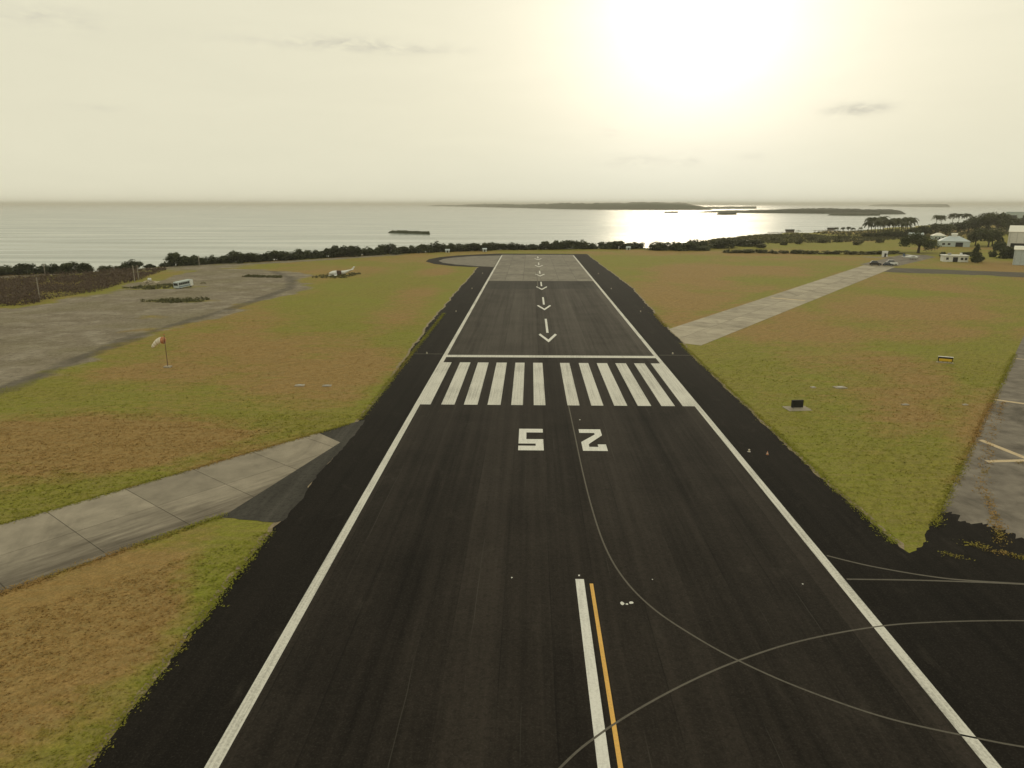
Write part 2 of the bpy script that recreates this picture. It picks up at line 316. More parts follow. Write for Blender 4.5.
M = {
    'ground': make_ground_mat(), 'blades': make_blade_mat(),
    'asphalt': asphalt('runway_asphalt', (.0058, .0047, .0038), (.032, .0258, .0208)),
    'asphalt_old': asphalt('worn_asphalt', (.026, .0225, .019), (.075, .066, .056)),
    'asphalt_band': asphalt('patched_asphalt', (.022, .020, .018), (.05, .046, .04)),
    'shoulder': asphalt('sealed_shoulder_asphalt', (.0048, .004, .0033), (.017, .0138, .0112), lanes=False, rough=.7),
    'joint_asphalt': asphalt('grey_blue_asphalt', (.040, .038, .034), (.10, .094, .083), lanes=False, rough=.75),
    'old_taxi': make_concrete('weathered_grey_asphalt', (.12, .105, .09), (.25, .222, .186), (.055, .048, .04), .75),
    'concrete': make_concrete('taxiway_concrete', (.31, .275, .215), (.42, .375, .30), (.13, .115, .09), .6),
    'concrete_left': make_concrete('stained_taxiway_concrete', (.24, .212, .168), (.34, .30, .24), (.12, .105, .083), .6, ((-51.0, 61.8), (.791, -.612), 14.6)),
    'concrete_far': make_concrete('runway_concrete', (.16, .148, .124), (.25, .23, .195), (.08, .072, .06), .5),
    'joint': plain('joint_dirt', (.075, .065, .05), .95),
    'white': make_paint('white_paint', (.64, .63, .585), .8, (4.5, .05, 1)), 'white_new': make_paint('fresh_white_paint', (.72, .715, .68), .35),
    'yellow': make_paint('yellow_paint', (.74, .44, .12), .3), 'pale': make_paint('faded_line_paint', (.12, .11, .095), .8, (1.5, 1.5, 1)),
    'cream': make_paint('cream_paint', (.58, .46, .30), .4, (1, 1, 1)),
    'leaf': make_leaf('dark_shore_leaves', (.038, .047, .02), (.085, .096, .04), .5), 'leaf_olive': make_leaf('olive_leaves', (.06, .062, .024), (.115, .11, .045)),
    'leaf_mid': make_leaf('mid_green_leaves', (.04, .048, .02), (.085, .092, .036), .35), 'leaf_palm': make_leaf('palm_leaves', (.045, .05, .024), (.09, .094, .042), .35), 'twig': make_leaf('dry_brown_twigs', (.085, .058, .042), (.15, .105, .075), .25),
    'bark': plain('bark', (.07, .055, .04), .9), 'sea': make_sea(),
    'metal_white': plain('white_enamel', (.72, .73, .72), .4), 'black': plain('black_board', (.008, .008, .008), .5), 'dark': plain('dark_rubber', (.015, .015, .015), .8),
    'glass': plain('dark_glass', (.02, .025, .03), .08, .05, .8), 'sign_yellow': plain('sign_yellow', (.62, .40, .03), .4), 'grey': plain('galvanised_steel', (.32, .32, .31), .5, metal=.3),
    'orange': plain('orange_fabric', (.46, .19, .09), .8, .3), 'sock_white': plain('white_fabric', (.72, .66, .56), .8), 'blue_white': plain('pale_blue_wall', (.44, .50, .50), .7, .2),
    'wall_white': plain('white_wall', (.68, .68, .64), .75), 'roof_white': plain('white_roof_sheet', (.74, .72, .64), .5), 'roof_grey': plain('pale_blue_roof', (.46, .52, .54), .5),
    'car_dark': plain('dark_brown_car_paint', (.022, .017, .014), .25), 'car_blue': plain('dark_blue_car_paint', (.022, .03, .05), .25), 'rust': plain('rusty_brown_metal', (.12, .065, .05), .85),
    'blue': plain('dull_blue_paint', (.07, .12, .2), .4), 'pale_wood': plain('sun_bleached_wood', (.27, .24, .2), .85), 'wood': plain('weathered_wood', (.17, .14, .11), .85), 'rubble': plain('pale_rubble', (.42, .37, .28), .95, .3),
    'rock': plain('shore_rock', (.08, .07, .055), .9, .3), 'lamp_lens': plain('lamp_lens', (.6, .55, .45), .2), 'red': plain('red_lens', (.5, .06, .03), .3), 'patch': make_paint('spill_white', (.7, .7, .66), .3),
}

# ------------------------------------------------------------------ terrain
COAST = [(-3000, -900), (-800, 60), (-420, 225), (-330, 268), (-252, 306), (-222, 326), (-199, 331), (-184, 366), (-160, 388), (-120, 430), (-86, 461), (-30, 497), (40, 513), (80, 518),
         (90, 530), (108, 560), (160, 655), (225, 752), (300, 822), (400, 905), (540, 1060), (760, 1330), (1100, 1700), (3000, 3300)]
LAND = COAST + [(3000, -900)]
LT_DIR = Vector((.612, .791)); RT_DIR = Vector((.571, .821)); OT_DIR = Vector((.596, .803))
TRACK = [(-86, 96), (-87.5, 112), (-90.2, 140), (-92.1, 163), (-89.8, 189), (-87.5, 227), (-89, 262), (-100, 296), (-118, 326)]
YARD = [(-86, 90), (-86, 112), (-88, 140), (-89, 163), (-86, 189), (-83, 227), (-82, 268), (-94, 306), (-125, 335), (-150, 338), (-158, 300), (-149, 255), (-153, 222), (-160, 200), (-200, 150), (-240, 110), (-180, 70)]
ROAD_W = [(-330, 238), (-224, 297), (-200, 320), (-174, 345), (-147, 366), (-113, 402), (-82, 436)]
ROAD_E = [(170, 341), (195, 331), (225, 316), (300, 286), (500, 210)]
PAVE = [[(4, -60), (4, 440)], [(-51, 55), (-24, 90)], [(35, 168), (165, 358)], [(40, 60), (125, 176)]]
BROWN = [(-36, 45, 9, 13, .8), (-45, 84, 20, 10, .9), (-62, 88, 22, 12, .9), (-37, 122, 11, 20, .6), (-38, 225, 9, 50, .75), (-58, 150, 16, 14, .5), (-44, 330, 10, 30, .45), (-70, 125, 12, 8, .5),
         (92, 345, 42, 24, .8), (66, 300, 16, 30, .7), (47, 240, 8, 36, .7), (108, 205, 36, 16, .7), (78, 168, 26, 10, .5), (110, 170, 20, 14, .55), (60, 100, 10, 12, .4), (150, 270, 22, 22, .5), (240, 350, 40, 20, .5), (200, 300, 40, 14, .45)]
LUSH = [(-84, 112, 9, 9, .6), (-62, 232, 14, 45, .5), (-28, 300, 9, 90, .5), (-26, 58, 3, 9, .7), (-60, 330, 14, 40, .5), (95, 290, 26, 20, .75), (135, 330, 20, 18, .5), (42, 118, 9, 24, .45), (39, 80, 6, 16, .5), (120, 250, 26, 14, .6), (60, 380, 20, 30, .4),
        (95, 420, 60, 14, .5), (180, 520, 60, 26, .7), (250, 560, 70, 26, .6)]
def fields(x, y):
    dry = .33 + (fbm(x, y, 46, 3) - .5) * 1.9 + (fbm(x, y * .6, 14, 9) - .5) * 1.1
    for a, b, ra, rb, k in BROWN: dry = dry + 1.15 * k * np.exp(-(((x - a) / ra) ** 2 + ((y - b) / rb) ** 2) ** 1.3)
    for a, b, ra, rb, k in LUSH: dry = dry - k * np.exp(-(((x - a) / ra) ** 2 + ((y - b) / rb) ** 2) ** 1.3)
    # moist verge along pavements
    e = np.minimum(np.abs(x + 24.2), np.abs(x - 33.6)); e = np.where(y < 440, e, 50)
    for pl in PAVE[1:]: e = np.minimum(e, np.abs(segdist(x, y, pl) - 7.3))
    dry = dry - .55 * np.exp(-(e / 2.6) ** 2) * (.4 + fbm(x, y, 7, 21))
    nz = fbm(x, y, 18, 5)
    bare = sstep(sdp(x, y, YARD) + (nz - .5) * 22, -4, 6)
    for a, b, ra, rb, k in ((-136, 262, 15, 9, .9), (-112, 224, 15, 5, .8), (-96, 170, 6, 5, .6), (-150, 240, 7, 14, .6), (-104, 190, 8, 5, .5), (-125, 305, 14, 6, .4), (-120, 130, 16, 6, .45)):
        bare = bare - k * np.exp(-((x - a) / ra) ** 2 - ((y - b) / rb) ** 2)
    bare = np.maximum(bare, .75 * sstep(-segdist(x, y, ROAD_W) + (nz - .5) * 6, -9, -3))
    bare = np.maximum(bare, .9 * np.exp(-(((x + 160) / 22) ** 2 + ((y - 350) / 26) ** 2)))
    bare = np.maximum(bare, .7 * np.exp(-(((x - 206) / 22) ** 2 + ((y - 424) / 9) ** 2)))
    return dry, np.clip(bare, 0, 1)
def height(x, y):
    sd = sdp(x, y, LAND)
    z = np.where(sd > 7, 0, np.where(sd > 0, -2.6 * (1 - sstep(sd, 0, 7)), np.maximum(-2.6 + .25 * sd, -7)))
    near = np.minimum(np.abs(x - 4) - 30, 1e9); near = np.where(y > 445, y - 445, near)
    for pl, w in ((PAVE[1], 9), (PAVE[2], 9), (PAVE[3], 12), (TRACK, 4), (ROAD_E, 6), (ROAD_W, 5), ([(190, 390), (230, 430)], 22), ([(52, 62), (115, 150)], 14), ([(-70, 384), (0, 384)], 45)): near = np.minimum(near, segdist(x, y, pl) - w)
    return z + .5 * (fbm(x, y, 16, 31) - .5) * sstep(near, 2, 14) * (sd > 7)
def graded(lo, hi, step, far, k=1.22):
    a = list(np.arange(lo, hi + .01, step)); s = step
    while a[-1] < far[1]: s *= k; a.append(a[-1] + s)
    s = step
    while a[0] > far[0]: s *= k; a.insert(0, a[0] - s)
    return np.array(a)
def build_ground():
    gx = graded(-250, 300, 2.2, (-2900, 2900)); gy = graded(-20, 560, 2.2, (-800, 3200)); X, Y = np.meshgrid(gx, gy); x, y = X.ravel(), Y.ravel()
    dry, bare = fields(x, y); z = height(x, y); nx, ny = len(gx), len(gy)
    me = bpy.data.meshes.new('ground'); co = np.stack([x, y, z], 1).astype(np.float32)
    i = np.arange((nx - 1) * (ny - 1)); r, c = i // (nx - 1), i % (nx - 1); a = r * nx + c
    fc = np.stack([a, a + 1, a + nx + 1, a + nx], 1).astype(np.int32)
    np_mesh(me, co, fc)
    dt = segdist(x, y, TRACK); trk = sstep(-dt + (fbm(x, y, 9, 15) - .5) * 3.0, -3.4, -1.2)
    for k, v in (('dry', dry), ('bare', bare), ('track', trk)):
        at = me.attributes.new(k, 'FLOAT', 'POINT'); at.data.foreach_set('value', v.astype(np.float32))
    me.materials.append(M['ground']); me.shade_smooth()
    tag(link('ground', me), 'green and brown mown airfield grass reaching the shore', kind='structure')
def np_mesh(me, co, fc):
    n, k = fc.shape
    me.vertices.add(len(co)); me.vertices.foreach_set('co', co.ravel().astype(np.float32))
    me.loops.add(n * k); me.loops.foreach_set('vertex_index', fc.ravel().astype(np.int32))
    me.polygons.add(n); me.polygons.foreach_set('loop_start', np.arange(0, n * k, k, dtype=np.int32)); me.polygons.foreach_set('loop_total', np.full(n, k, np.int32))
    me.update(calc_edges=True)
build_ground()

def build_sea():
    mb = MB(); n = 96; rad = [0, 60, 400, 1200, 3000, 8000, 18000, 30000]
    vs = [(0, 0, -2.5)] + [(r * math.cos(2 * math.pi * k / n), r * math.sin(2 * math.pi * k / n), -2.5) for r in rad[1:] for k in range(n)]
    fs = [(0, 1 + k, 1 + (k + 1) % n) for k in range(n)]
    for i in range(len(rad) - 2):
        fs += [(1 + i * n + k, 1 + (i + 1) * n + k, 1 + (i + 1) * n + (k + 1) % n, 1 + i * n + (k + 1) % n) for k in range(n)]
    tag(mb.add(vs, fs).build('sea', M['sea']), 'calm grey green sea out to the hazy horizon', kind='structure')
build_sea()

# ------------------------------------------------------------------ pavements
XL, XR = -17.6, 26.0                      # outer edges of the runway side lines
def struct(o, label): return tag(o, label, kind='structure')
# shoulders: one dark sealed sheet under the runway, with ragged grass edges
left_edge = ragged((-24.4, -60), (-24.4, 60), .7, .30, 1) + ragged((-24.2, 61), (-24.0, 110), .9, .30, 2) + ragged((-24.2, 111), (-26.2, 205), 1.2, .4, 3) + ragged((-26, 206), (-25.5, 352), 1.6, .4, 4)
right_edge = ragged((34.4, 447), (37.5, 260), 1.6, .4, 5) + ragged((37, 258), (33.4, 150), 1.2, .4, 6) + ragged((33.2, 148), (32.8, 90), .9, .3, 7) + ragged((32.8, 89), (33.4, 59.5), .7, .35, 8)
apron = ragged((33.7, 58.3), (36.4, 60.6), .5, .35, 9) + ragged((37, 62), (41.0, 67.0), .5, .35, 10) + ragged((41.4, 67.0), (47.5, 58.6), .22, 1.25, 17) + [(70, 40), (70, -60)]
tb = [(-30, 352), (-40, 358), (-50, 370), (-56.5, 386), (-57, 402), (-53, 418), (-44, 432), (-32, 442), (-20, 450)]
soil = [(x - .35 - .3 * random.Random(i).random(), y) for i, (x, y) in enumerate(left_edge)] + [(x + .35 + .3 * random.Random(i + 999).random(), y) for i, (x, y) in enumerate(right_edge)]
struct(sheet('soil_verge', soil, .012, plain('pale_verge_soil', (.22, .175, .11), .95, .35)), 'thin pale soil strip where the grass meets the asphalt')
struct(sheet('runway_shoulder', left_edge + tb + right_edge + apron, .02, M['shoulder']), 'black sealed asphalt shoulder beside the runway')
runway = struct(sheet('runway', [(XL, -60), (XR, -60), (XR, 140.2), (XL, 140.2)], .026, M['asphalt']), 'dark asphalt runway with white threshold bars and number')
struct(sheet('displaced_threshold', [(XL, 140.2), (XR, 140.2), (XR, 259.5), (XL, 259.5)], .026, M['asphalt_old']), 'worn brown grey asphalt before the threshold with white arrows')
struct(sheet('asphalt_band', [(XL, 259.5), (XR, 259.5), (XR, 287.2), (XL, 287.2)], .026, M['asphalt_band']), 'darker asphalt band in front of the concrete runway end')
conc = struct(sheet('runway_concrete_end', [(XL, 287.2), (XR, 287.2), (XR, 440), (XL, 440)], .0225, M['joint']), 'pale concrete slab section at the far runway end')
turn = struct(sheet('turning_bay', [(-18, 352), (-28, 358), (-38, 366), (-46, 377), (-50, 390), (-49, 404), (-44, 416), (-34, 427), (-18, 433)][::-1], .0255, M['concrete_far']), 'half round concrete turning bay beside the runway end')

def slabs(parent, o, d, w, lanes, L, n, matr, z0, z1, clip=None, gap=.09, jog=.02, seed=1):
    """rows of separate concrete slabs from o along d"""
    rnd = random.Random(seed); d = Vector(d).normalized(); nn = Vector((d.y, -d.x)); o = Vector(o); cache = {}
    for i in range(n):
        for j in range(lanes):
            a0, a1 = i * L + gap / 2, (i + 1) * L - gap / 2; b0, b1 = j * w / lanes + gap / 2, (j + 1) * w / lanes - gap / 2
            quad = [o + d * a + nn * b for a, b in ((a0, b0), (a1, b0), (a1, b1), (a0, b1))]
            if clip:
                quad2 = clip_poly(quad, clip)
                if len(quad2) < 3: continue
            else: quad2 = quad
            cx = sum((q.x for q in quad2)) / len(quad2); cy = sum((q.y for q in quad2)) / len(quad2)
            key = 'full' if quad2 == quad else (i, j)
            if key not in cache:
                mb = MB().prism([(q.x - cx, q.y - cy) for q in quad2], z0, z1, 'z'); ob = mb.build('concrete_slab', matr, parent); cache[key] = ob.data
            else: ob = link('concrete_slab', cache[key], parent)
            ob.location = (cx, cy, rnd.uniform(-jog, 0) * .3)
def clip_poly(poly, lines):
    for (a, b) in lines:                                   # keep the left side of a->b
        a = Vector(a); b = Vector(b); e = b - a; out = []
        side = lambda p: e.x * (p.y - a.y) - e.y * (p.x - a.x)
        for i, p in enumerate(poly):
            q = poly[(i + 1) % len(poly)]; sp, sq = side(p), side(q)
            if sp >= 0: out.append(p)
            if (sp >= 0) != (sq >= 0): out.append(p + (q - p) * (sp / (sp - sq)))
        poly = out
        if len(poly) < 3: return []
    return poly
slabs(conc, (XL, 287.3), (0, 1), XR - XL, 6, 7.62, 20, M['concrete_far'], -.05, .030, gap=.14, seed=4)

# left taxiway
lt0 = Vector((-51.0, 61.8)); lt_n = Vector((LT_DIR.y, -LT_DIR.x)); LW = 14.6
bed = [lt0 - LT_DIR * 36, lt0 + LT_DIR * 36.5, (-24.1, 93), (-24.1, 64), lt0 + lt_n * LW + LT_DIR * 14, lt0 + lt_n * LW - LT_DIR * 36]
ltx = struct(sheet('left_taxiway', [tuple(p) for p in bed], .006, M['joint']), 'pale concrete slab taxiway crossing the brown grass at left')
slabs(ltx, lt0 - LT_DIR * 34 , LT_DIR, LW, 2, 7.6, 10, M['concrete_left'], -.06, .034, clip=[((-24.6, 87.0), (-28.6, 90.9)), ((-30.3, 64.2), (-24.5, 87.1))], gap=.07, seed=7)
struct(sheet('asphalt_fillet', [(-30.4, 64.3), (-24.6, 86.9), (-28.7, 90.8), (-24.9, 95.6)] + ragged((-23.6, 97), (-24.0, 63.4), .8, .3, 35) + ragged((-24.6, 63.0), (-30.2, 64.2), .6, .2, 33), .024, M['joint_asphalt']), 'grey asphalt wedge joining taxiway and runway')
# right taxiway
rt0 = Vector((33.4, 173.6)); RW = 14.6
rn = Vector((RT_DIR.y, -RT_DIR.x))
rtx = struct(sheet('right_taxiway', [tuple(p) for p in (rt0 - RT_DIR * 3, rt0 + RT_DIR * 238, rt0 + RT_DIR * 238 + rn * RW, rt0 + rn * RW - RT_DIR * 13)], .006, M['joint']), 'pale concrete taxiway running diagonally to the parked cars')
slabs(rtx, rt0 - RT_DIR * 14, RT_DIR, RW, 2, 7.6, 33, M['concrete'], -.06, .03, clip=[((34.3, 200), (34.3, 100))], gap=.12, seed=9)
struct(sheet('parking_apron', [(168, 372), (182, 362), (236, 426), (240, 445), (228, 448)], .012, M['old_taxi']), 'grey apron at the end of the right taxiway')
struct(sheet('access_road', [(158, 336)] + ragged((164, 329), (300, 262), 3, .5, 41) + ragged((310, 288), (176, 352), 3, .5, 42), .016, asphalt('service_road_asphalt', (.07, .062, .048), (.135, .12, .095), lanes=False)), 'dark service road crossing the grass at right')
# old taxiway at the right border
ot0 = Vector((40.4, 66.0)); on_ = Vector((OT_DIR.y, -OT_DIR.x))
old = struct(sheet('old_taxiway', [tuple(p) for p in (ot0 - OT_DIR * 14, ot0 + OT_DIR * 190, ot0 + OT_DIR * 190 + on_ * 22, ot0 + on_ * 22 - OT_DIR * 14)], .010, M['old_taxi']), 'weathered cracked grey taxiway with faded cream markings')

# ------------------------------------------------------------------ painted markings (children of the paved surfaces)
ZM = .034
def mark(name, pts, m='white', par=None, z=ZM): return sheet(name, pts, z, M[m], par if par else runway)
def rect(x0, x1, y0, y1): return [(x0, y0), (x1, y0), (x1, y1), (x0, y1)]
mark('edge_line', rect(XL - .12, XL + .68, -60, 433)); mark('edge_line', rect(XR - .8, XR, -60, 433))
mark('threshold_bar', rect(-17.0, 25.6, 140.2, 142.3), z=ZM + .004)
SX = [(-16.92, -15.3), (-13.65, -11.6), (-10.15, -8.05), (-6.5, -4.5), (-2.85, -1.05), (.62, 2.42), (5.8, 7.65), (9.45, 11.3), (12.95, 14.95), (16.55, 18.6), (20.15, 22.2), (23.4, 25.2)]
for a, b in SX: mark('threshold_stripe', rect(a, b, 105.2, 135.3))
# runway number, painted to be read from the other end
def numeral(paths):
    me = bpy.data.meshes.new('numeral'); bm = bmesh.new()
    for p in paths:
        f = bm.faces.new([bm.verts.new((*q, ZM)) for q in p]); f.normal_update()
        if f.normal.z < 0: f.normal_flip()
    bm.to_mesh(me); bm.free(); me.materials.append(M['white_new']); return link('numeral', me, runway)
x0, x1, yb, yt = -1.42, 1.8, 84.5, 93.3
numeral([rect(x0, x1, yb, yb + 1.75), rect(x1 - 1.0, x1, yb + 1.75, yb + 2.6), rect(x0, x1, yb + 2.6, yb + 4.4), rect(x0, x0 + 1.0, yb + 4.4, yt - 1.6), rect(x0, x1, yt - 1.6, yt)])
x0, x1 = 6.72, 9.82
numeral([rect(x0, x1, yb, yb + 1.5), rect(x1 - 1.05, x1, yb + 1.5, yb + 2.5), [(x0, yb + 1.5), (x0 + .9, yb + 1.5), (x0 + .9, yb + 2.5), (x0 + 1.2, yb + 3.1), (x0, yb + 3.4)],
         [(x0, yb + 3.4), (x0 + 1.2, yb + 3.1), (x1 - .15, yb + 6.2), (x1 - 1.1, yb + 6.5)], [(x1 - 1.1, yb + 6.5), (x1 - .15, yb + 6.2), (x1 - .15, yt - 1.6), (x1 - 1.1, yt - 1.6)], rect(x0, x1 - .15, yt - 1.6, yt)])
mark('centre_line', rect(3.85, 4.55, 15, 53.0), 'white_new'); mark('yellow_line', rect(4.97, 5.25, 15, 52.3), 'yellow')
def arrow(x, y, ytail, w=2.15, d=9.5, t=3.4, s=.28):
    """barbed arrow pointing at the camera end: tip at (x, y)"""
    mark('arrow', [(x, y), (x + w, y + d), (x + w - .4, y + d + 1.5), (x, y + t), (x - w + .4, y + d + 1.5), (x - w, y + d)], 'white_new')
    mark('arrow_shaft', rect(x - s, x + s, y + d + 2.6, ytail), 'white_new')
for y, yt_ in ((156.5, 190), (206, 236), (256.5, 284), (306, 332), (352, 380), (398, 424)): arrow(4.15, y, yt_)
mark('guide_line', rect(2.6, 2.9, 262, 330), 'pale')
G = 'pale'
ribbon('guide_line', [(5.95, 105), (6.05, 93), (6.15, 78), (6.4, 66.8), (6.9, 58.6), (7.9, 53), (9.6, 48.6), (12.1, 44.9), (14.4, 42.3), (17.3, 39.8), (21.2, 37.3), (25.2, 35.8), (30, 34.6), (40, 33.5)], .15, ZM, M[G], runway)
ribbon('guide_line', [(-3, 26), (1.8, 32.7), (4.2, 35.3), (6.9, 37.6), (10.5, 40.2), (14.5, 42.6), (19.2, 44.8), (24.9, 46.6), (29.7, 47.4), (37, 47.8), (48, 47.6)], .15, ZM + .002, M[G], runway)
ribbon('guide_line', [(26.2, 57.6), (29.2, 55.8), (33.3, 54.2), (37, 53.5), (46, 52.7)], .2, ZM, M[G], runway)
ribbon('guide_line', [(26.2, 53.55), (32.9, 53.5), (40.2, 53.1), (48, 52.3)], .2, ZM + .002, M[G], runway)
for xa, xb in ((-24.2, -18.0), (26.4, 33.0)): mark('saw_cut', rect(xa, xb, 143.0, 143.35), 'pale')
rnd = random.Random(77)
for x, y, s in ((-1.4, 53.1, .08), (7.25, 49.4, .2), (7.95, 49.5, .17), (7.6, 49.3, .1), (4.2, 53.6, .1), (22.3, 52.7, .08), (7.2, 97.7, .14), (10.2, 53.1, .06)):
    mark('paint_fleck', [(x + s * rnd.uniform(.6, 1.2) * math.cos(a), y + s * 1.3 * rnd.uniform(.6, 1.2) * math.sin(a)) for a in [k * math.pi / 4 for k in range(8)]], 'patch')
# markings on the other pavements
def band(p, q, w): 
    p, q = Vector(p), Vector(q); d = (q - p).normalized(); n = Vector((-d.y, d.x)) * w / 2
    return [tuple(v) for v in (p - n, q - n, q + n, p + n)]
mark('holding_line', band((79.3, 236.5), (88.0, 229.6), 1.6), 'cream', rtx)
mark('arrow_marking', band((59.1, 90.2), (60.6, 82.2), .8), 'cream', old, .016); mark('arrow_marking', band((54.9, 82.0), (61.2, 82.6), .75), 'cream', old, .020)
mark('cross_line', band((73.1, 110.7), (86, 100.8), .8), 'cream', old, .016); mark('cross_line', band((60.3, 82.5), (67, 83.0), .5), 'cream', old, .016)
mark('cross_line', band((97, 142), (111, 131.5), .5), 'cream', old, .016)

# ------------------------------------------------------------------ grass tufts (near field) and weeds
PAVED = [[(-24.3, -60), (33.4, -60), (33.4, 450), (-24.3, 450)], [tuple(p) for p in (lt0 - LT_DIR * 36, lt0 + LT_DIR * 46, (-24, 62), lt0 + lt_n * LW - LT_DIR * 36)],
         [tuple(p) for p in (rt0 - RT_DIR * 12, rt0 + RT_DIR * 238, rt0 + RT_DIR * 238 + rn * RW, rt0 + rn * RW - RT_DIR * 12)],
         [tuple(p) for p in (ot0 - OT_DIR * 2, ot0 + OT_DIR * 190, ot0 + OT_DIR * 190 + on_ * 22, ot0 + on_ * 22 - OT_DIR * 14)], apron]
def build_grass():
    rng = np.random.default_rng(5)
    def scatter(n, x0, x1, y0, y1): return rng.uniform(x0, x1, n), rng.uniform(y0, y1, n)
    px, py = [], []
    for n, b in ((26000, (-75, -24, 28, 100)), (12000, (-95, -24, 100, 190)), (15000, (33, 90, 60, 140)), (9000, (33, 120, 140, 230))):
        a, c = scatter(n, *b); px.append(a); py.append(c)
    x = np.concatenate(px); y = np.concatenate(py)
    keep = np.ones(len(x), bool)
    for pl in PAVED: keep &= ~inside(x, y, pl)
    keep &= np.abs(x / y - .0) < .95; keep &= rng.uniform(0, 1, len(x)) < 1.25 - y / 190
    # verge tufts reaching onto the pavement edge
    vy = rng.uniform(28, 200, 5000); vx = -24.4 + rng.normal(0, .24, 5000); ok = ~((vy > 61) & (vy < 97)); vx, vy = vx[ok], vy[ok]
    wy = rng.uniform(60, 200, 4000); wx = 33.35 + rng.normal(0, .26, 4000); wx = wx + np.clip((wy - 150) / 110, 0, 1) * 3.5; ok = ~((wy > 156) & (wy < 178)); wx, wy = wx[ok], wy[ok]
    tt = rng.uniform(-34, 42, 3000); lx = lt0.x + LT_DIR.x * tt + rng.normal(0, .22, 3000) ; ly = lt0.y + LT_DIR.y * tt + rng.normal(0, .22, 3000)
    tt = rng.uniform(-34, 15, 2600); kx = lt0.x + lt_n.x * LW + LT_DIR.x * tt + rng.normal(0, .25, 2600); ky = lt0.y + lt_n.y * LW + LT_DIR.y * tt + rng.normal(0, .25, 2600)
    tt = rng.uniform(-3, 100, 2600); ox = ot0.x + OT_DIR.x * tt + rng.normal(0, .25, 2600); oy = ot0.y + OT_DIR.y * tt + rng.normal(0, .25, 2600)
    cx, cy = [], []
    for a_, b_, n_ in (((43.0, 60.5), (46.2, 66.5), 260), ((46.2, 66.5), (49.5, 74), 200), ((49.5, 74), (61, 91), 260), ((61, 91), (74, 109), 240), ((39.6, 60.6), (42.0, 58.6), 160), ((42, 58.6), (45.0, 56.2), 200), ((45, 56.2), (44.6, 54.5), 90), ((36.5, 58.3), (38.2, 57.4), 60),
                       ((54, 68), (70, 90), 160), ((58, 82), (64, 78), 90), ((49, 63), (47, 60), 120), ((66, 84), (86, 112), 160)):
        n_ = int(n_ * .6); u_ = rng.uniform(0, 1, n_); j_ = .16 + .28 * vnoise(u_ * 9, u_ * 0 + n_, 4); cx.append(a_[0] + (b_[0] - a_[0]) * u_ + rng.normal(0, 1, n_) * j_); cy.append(a_[1] + (b_[1] - a_[1]) * u_ + rng.normal(0, 1, n_) * j_)
    x = np.concatenate([x[keep], vx, wx, lx, kx, ox] + cx); y = np.concatenate([y[keep], vy, wy, ly, ky, oy] + cy)
    dry, bare = fields(x, y); nc = sum(len(q) for q in cx); dry[-nc:] += .55; k = (bare < .5) & (fbm(x, y, 5, 61) > .0); x, y, dry = x[k], y[k], dry[k]
    z = height(x, y); n = len(x); nb = 3
    rep = lambda a: np.repeat(a, nb)
    X, Y, Z, Dr = rep(x), rep(y), rep(z), rep(dry); m = len(X)
    a = rng.uniform(0, 6.283, m); b = a + 1.5708; s = rng.uniform(.5, 1.4, m) * (.75 + .6 * rep(fbm(x, y, 9, 71))); w = .06 * s + .02; h = .075 * s; l = rng.uniform(.12, .26, m) * s
    X = X + rng.normal(0, .13, m); Y = Y + rng.normal(0, .13, m)
    co = np.empty((m, 3, 3)); co[:, 0] = np.stack([X - np.cos(a) * w, Y - np.sin(a) * w, Z - .02], 1); co[:, 1] = np.stack([X + np.cos(a) * w, Y + np.sin(a) * w, Z - .02], 1)
    co[:, 2] = np.stack([X + np.cos(b) * l, Y + np.sin(b) * l, Z + h], 1)
    me = bpy.data.meshes.new('grass'); np_mesh(me, co.reshape(-1, 3), np.arange(m * 3).reshape(-1, 3))
    at = me.attributes.new('dry', 'FLOAT', 'POINT'); at.data.foreach_set('value', np.repeat(Dr, 3).astype(np.float32)); me.materials.append(M['blades'])
    tag(link('grass', me), 'short tufted green and straw coloured grass', 'grass', kind='stuff')
build_grass()

